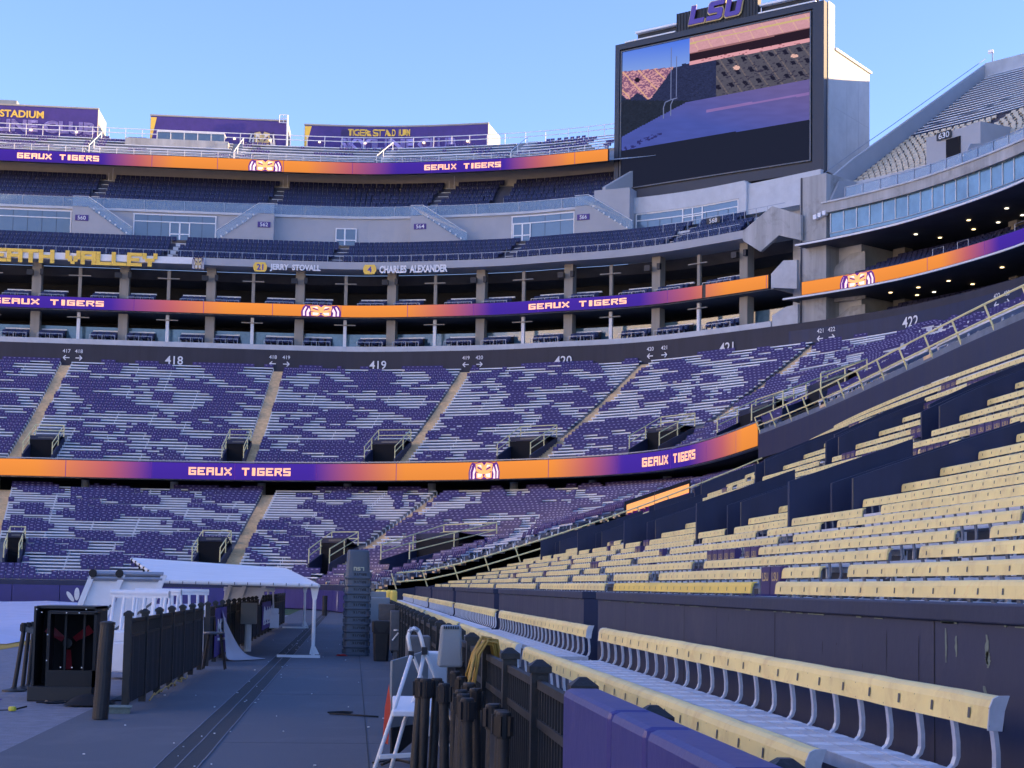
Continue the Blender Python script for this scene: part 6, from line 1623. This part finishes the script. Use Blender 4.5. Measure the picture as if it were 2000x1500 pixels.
# ================================================================= canopy
cn = empty('canopy', (-2.5, 46, 0), 'long white fabric sideline canopy on white metal legs', 'canopy')
A_, B_, C_, D_ = (-6.55, 48.0, 2.32), (-4.2, 36.0, 1.68), (-.78, 36.0, 1.64), (-2.02, 48.0, 2.10)
E_, F_ = (-6.6, 60, 1.60), (-1.72, 60, 1.56)
def grid(g, P, n=10, sag=.05):
    b = len(g.v)
    for j in range(n+1):
        for i in range(n+1):
            u, v = i/n, j/n; q = [(P[0][k]*(1-u)+P[1][k]*u)*(1-v)+(P[3][k]*(1-u)+P[2][k]*u)*v for k in range(3)]; q[2] -= sag*math.sin(math.pi*u)*math.sin(math.pi*v); g.v.append(tuple(q))
    for j in range(n):
        for i in range(n): a = b+j*(n+1)+i; g.face([a, a+1, a+n+2, a+n+1])
g = MB(); grid(g, (B_, C_, D_, A_)); grid(g, (A_, D_, F_, E_)); g.build('fabric', 'canvas', cn, smooth=True)
g = MB()
for a, b in ((A_, B_), (B_, C_), (C_, D_), (A_, D_), (D_, F_)): g.tube([(a[0], a[1], a[2]-.03), (b[0], b[1], b[2]-.03)], .045, 8)
g.build('frame', 'white_metal', cn)
g = MB()
for i in range(12):
    f = (i+.5)/12; x = B_[0]+(C_[0]-B_[0])*f; g.box(x-.006, x+.006, 35.94, 35.96, 1.60, 1.66)
for i in range(7):
    f = (i+.5)/7; q = [A_[k]+(B_[k]-A_[k])*f for k in range(3)]; g.box(q[0]-.06, q[0]-.02, q[1]-.05, q[1]+.05, q[2]-.12, q[2]+.02)
g.build('lacing', 'black_metal', cn)
for (x, y) in ((-.86, 36.1), (-1.78, 59.8)):
    g = MB(); g.tube([(x, y, .05), (x, y, 1.30)], .042, 8); g.build('leg', 'white_metal', cn)
    g = MB(); g.prism([(x-.045, y, 1.30), (x+.045, y, 1.30), (x+.10, y, 1.60), (x-.10, y, 1.60)], (0, .06, 0)); g.prism([(x-.045, y, .26), (x+.045, y, .26), (x+.14, y, .08), (x-.08, y, .08)], (0, .06, 0)); g.build('gusset', 'white_metal', cn)
    g = MB(); g.box(x-.80, x+.16, y-.04, y+.04, .0, .06); g.build('foot', 'white_metal', cn)

# ================================================================= stacked bins
for i in range(11):
    z = .178*i; inv = True
    e = empty('waste_bin', (.10, 37.7, z), 'grey plastic bin upside down in the tall stack, %s' % ('topmost with pale letters' if i == 10 else '%s from the ground' % ordn(i)), 'bin', 'grey bins stacked upside down')
    h = .72 if i == 10 else .185
    g = MB()
    if i == 10: prof = [(.308, 0), (.318, .02), (.318, .045), (.30, .06), (.285, .16), (.282, .17), (.262, .60), (.255, .66), (.22, .69), (.0, .692)]
    else: prof = [(.308, 0), (.318, .012), (.318, .040), (.300, .048), (.288, .178)]
    g.lathe(prof, (.10, 37.7, z), 28, sq=5)
    g.build('shell', 'bin_grey', e, smooth=False)
    g = MB()
    for s_ in (-1, 1): g.box(.10+s_*.300-.028, .10+s_*.300+.028, 37.62, 37.78, z+.05, z+.15)
    g.build('handle', 'bin_grey', e, bevel=.012)
    vs, fs, wd_ = text2d('BRUTE', .03); g = MB(); g.add([(.30-xx*.075, 37.7-.296, z+.145-yy*.062) for xx, yy in vs], fs); g.build('embossed_word', 'bin_mark', e)
    if i == 10:
        g = MB()
        for n_, ch in enumerate('LSU'): g.prism([(.245-(n_*.085+x*.075), 37.7-.30, z+.285-y*.085) for x, y in LG[ch]], (0, .012, 0))
        g.build('letters', 'bin_logo', e)
g = MB(); g.box(-.35, -.10, 37.2, 37.3, .0, .015, rz=.2); g.box(-.3, -.16, 37.15, 37.3, .015, .04, rz=.5); tag(g.build('red_tag', 'red_tag'), 'small red tag on the ground beside the stacked bins', 'tag')
# black bin beside the stack
e = empty('black_bin', (.62, 35.0, 0), 'square black waste bin standing beside the grey stack', 'bin')
g = MB(); g.lathe([(.15, 0), (.16, .02), (.19, .62), (.21, .63), (.215, .86), (.20, .88)], (.64, 35.0, .0), 20, sq=7); g.build('shell', 'black_post', e)
g = MB(); g.box(.46, .82, 34.79, 34.81, .60, .86); g.build('collar', 'black_metal', e)
# electrical gear along the right fence
def ebox(x0, x1, y0, y1, z0, z1, label, m='grey_box', post=True, door=True, nm='electrical_box'):
    e = empty(nm, ((x0+x1)/2, (y0+y1)/2, 0), label, 'electrical box'); g = MB(); g.box(x0, x1, y0, y1, z0, z1); g.build('case', m, e, bevel=.012)
    if post: g = MB(); g.box((x0+x1)/2-.04, (x0+x1)/2+.04, y0+.03, y1-.02, 0, z0); g.build('post', 'steel_box', e)
    if door: g = MB(); g.box(x0+.02, x1-.02, y0-.012, y0-.002, z0+.02, z1-.02); g.build('door', m, e, bevel=.004)
    return e
ebox(.78, 1.02, 33.0, 33.3, .30, 1.13, 'tall weathered steel switch box with lever beside the black bin', 'steel_box')
g = MB(); g.tube([(.83, 32.97, .52), (.95, 32.95, .68)], .018, 6); g.lathe([(.05, 0), (.05, .03)], (.9, 32.93, .72), 10); tag(g.build('switch_lever', 'white_metal'), 'metal lever on the weathered steel switch box', 'lever')
ebox(.60, .98, 36.6, 37.3, .85, 1.22, 'brown covered box on the equipment beyond the black bin', 'brown_panel', door=False)
ebox(.42, .95, 41, 42, .70, 1.33, 'pale blue grey cabinet beyond the stacked bins', 'grey_box')
ebox(.50, .95, 46, 47, .90, 1.46, 'farther pale cabinet with sloping top near the yellow rolls', 'grey_box')
ebox(1.08, 1.22, 33.2, 33.4, .55, 1.15, 'small pale grey panel hung behind the steel switch box', 'grey_box', post=False)
for i in range(4):
    g = MB(); y = 57.5+.0*i; X_ = .92+i*.17
    g.lathe([(.10, 0), (.12, .03), (.12, .34), (.08, .40), (.0, .41)], (X_, y-i*.4, 1.08), 12); tag(g.build('yellow_roll', 'gold_board_bright'), 'bright yellow padded roll near the far corner, %s in its line' % ORD[i], 'roll', 'yellow rolls by the far corner')
# near cabinet, grey open door and box on a post
cb = empty('control_cabinet', (.75, 15, 0), 'white control cabinet by the picket fence with its grey door standing open', 'electrical box')
g = MB(); g.box(.66, .90, 15.0, 15.35, .25, 1.03); g.build('case', 'white_plastic', cb, bevel=.012)
g = MB(); g.box(.62, .69, 14.97, 15.02, .88, 1.02); g.tube([(.66, 14.96, .98), (.69, 14.95, 1.04)], .012, 6); g.build('hinge', 'grey_box', cb)
g = MB(); g.prism([(.345, 14.2, .38), (.70, 15.0, .36), (.70, 15.0, 1.05), (.345, 14.2, .985)], (.018, -.01, 0)); dr = g.build('door', 'grey_box', cb)
g = MB(); g.prism([(.36, 14.19, .12), (.68, 14.95, .30), (.68, 14.95, .38), (.36, 14.19, .40)], (.015, -.01, 0)); g.build('lower_flap', 'black_mesh', cb)
e = empty('vented_box', (.84, 13.9, 0), 'grey box with slotted domed top mounted on the black fence', 'electrical box')
g = MB()
g.prism([(.745, 13.75, .955), (.955, 13.75, .955), (.94, 13.75, 1.315), (.77, 13.75, 1.315)], (0, .22, 0)); g.build('case', 'grey_box', e, bevel=.02)
g = MB(); [g.box(.785+.02*j, .793+.02*j, 13.735, 13.75, 1.285, 1.31) for j in range(7)]; g.build('slots', 'bin_mark', e)
g = MB(); g.box(.90, .97, 13.8, 14.0, .3, 1.0); g.build('bracket_post', 'black_metal', e)
g = MB(); g.prism([(.285, 13.9, .30), (.335, 13.9, .28), (.35, 13.9, .62), (.33, 13.9, .80), (.30, 13.9, .60)], (0, .02, 0)); tag(g.build('orange_flag', 'orange_flag'), 'bright orange cloth strip hanging at the edge of the open grey door', 'cloth')
# coil of yellow cable over the rail
g = MB(); rr = random.Random(4)
for k in range(13):
    o_ = k*.010; xx = .93+rr.uniform(-.03, .02); y0 = 11.55+rr.uniform(-.12, .12)
    g.tube([(xx+.14, y0+.1, 1.08), (xx+.10, y0+.04, 1.235+o_*.4), (xx+.03, y0, 1.245+o_*.4), (xx-.03, y0-.02, 1.17), (xx-.055+rr.uniform(-.02, .02), y0-.05+o_, 1.02), (xx-.075+rr.uniform(-.03, .02), y0-.08+o_*2, .90), (xx-.06+rr.uniform(-.03, .03), y0-.1+o_*2, .80+rr.uniform(-.03, .02))], .0085, 6)
tag(g.build('cable_coil', 'cable_yellow', smooth=True), 'hank of yellow brown cable draped over the black fence rail', 'cable')
ebox(.60, .86, 17.5, 18.0, .80, 1.10, 'dark grey bin shaped box behind the vented box', 'steel_box', door=False)

# ================================================================= step ladder
LX, LY = .49, 12.9
ld = empty('step_ladder', (LX, LY, 0), 'white metal step ladder with hooped handle behind the barrier posts', 'ladder')
def lt(pts, r_, nm='rail', m='white_metal', n=8):
    g = MB(); g.tube(pts, r_, n); return g.build(nm, m, ld, smooth=True)
lt([(0.475, 12.800, 1.091), (0.330, 12.600, 0.632), (0.153, 12.300, 0.114)], .016, 'front_leg')
lt([(0.585, 12.900, 1.121), (0.521, 12.850, 0.764), (0.431, 12.700, 0.588), (0.284, 12.400, 0.090)], .016, 'front_leg')
lt([(0.500, 12.900, 1.075), (0.574, 13.100, 0.905), (0.712, 13.400, 0.477), (0.860, 13.700, 0.020)], .014, 'rear_leg')
lt([(0.588, 12.950, 1.119), (0.687, 13.100, 0.906), (0.832, 13.300, 0.571), (1.012, 13.600, 0.119)], .014, 'rear_leg')
lt([(0.479, 12.900, 1.087), (0.451, 12.920, 1.233), (0.463, 12.930, 1.287), (0.496, 12.930, 1.308), (0.533, 12.930, 1.292), (0.555, 12.920, 1.235), (0.585, 12.900, 1.121)], .016, 'hoop')
lt([(0.459, 12.930, 1.270), (0.475, 12.935, 1.299), (0.508, 12.935, 1.304), (0.538, 12.930, 1.284)], .020, 'hoop_grip', 'seat_frame_grey')
q0, q1, q2 = (0.329, 12.550, 0.628), (0.673, 12.550, 0.631), (0.345, 13.000, 0.747)
g = MB(); g.prism([(q0[0], 12.55, q0[2]), (q1[0], 12.55, q0[2]), (q1[0]+.01, 13.0, q2[2]-.03), (q0[0]+.01, 13.0, q2[2]-.03)], (0, 0, .045)); g.build('tread', 'white_plastic', ld, bevel=.01)
q0 = (0.234, 12.400, 0.335)
g = MB(); g.bar(q0, (q0[0]+.25, 12.45, q0[2]+.01), .05, .03); g.bar((0.773, 13.500, 0.299), (0.914, 13.500, 0.342), .02); g.build('cross_bar', 'white_metal', ld)
q0, q1 = (0.477, 12.860, 1.097), (0.584, 12.880, 1.130)
g = MB(); g.box(q0[0]-.022, q0[0]+.022, 12.82, 12.90, q0[2]-.03, q0[2]+.03); g.box(q1[0]-.022, q1[0]+.022, 12.84, 12.92, q1[2]-.03, q1[2]+.03); g.build('hinge', 'bin_mark', ld)
# cables on the floor
g = MB(); g.tube([(-.28, 20.6, .02), (-.1, 20.75, .02), (.03, 20.7, .02), (-.0, 20.55, .02), (-.25, 20.4, .02), (.1, 20.2, .02), (.35, 20.0, .02)], .012, 6); tag(g.build('floor_cable', 'black_metal', smooth=True), 'thin black cable loop lying on the walkway near the orange strip', 'cable')
g = MB(); g.tube([(.30, 14.7, .02), (.42, 14.9, .05), (.55, 14.8, .03), (.7, 15.1, .03)], .014, 6); g.tube([(.22, 14.9, .015), (.4, 15.0, .03), (.66, 14.9, .02)], .01, 6); tag(g.build('foot_cables', 'black_metal'), 'black cables at the foot of the step ladder', 'cable')
g = MB(); g.lathe([(.05, 0), (.05, 1.0), (.055, 1.02), (.0, 1.03)], (.55-1.75+.0, 0, 0), 10)
e = empty('far_post', (-1.2+3.5, 95, 0), None); bpy.data.objects.remove(e)
g = MB(); g.tube([(-.0+2.3-1.9, 84, 0), (.4, 84, 1.05)], .13, 10); o = g.build('bollard', 'black_post'); o.location.x = -1.459; tag(o, 'black round post standing before the far purple padded wall', 'post')

purple.finish(); navy.finish(); benches.finish(); cream.finish(); cvs.finish()
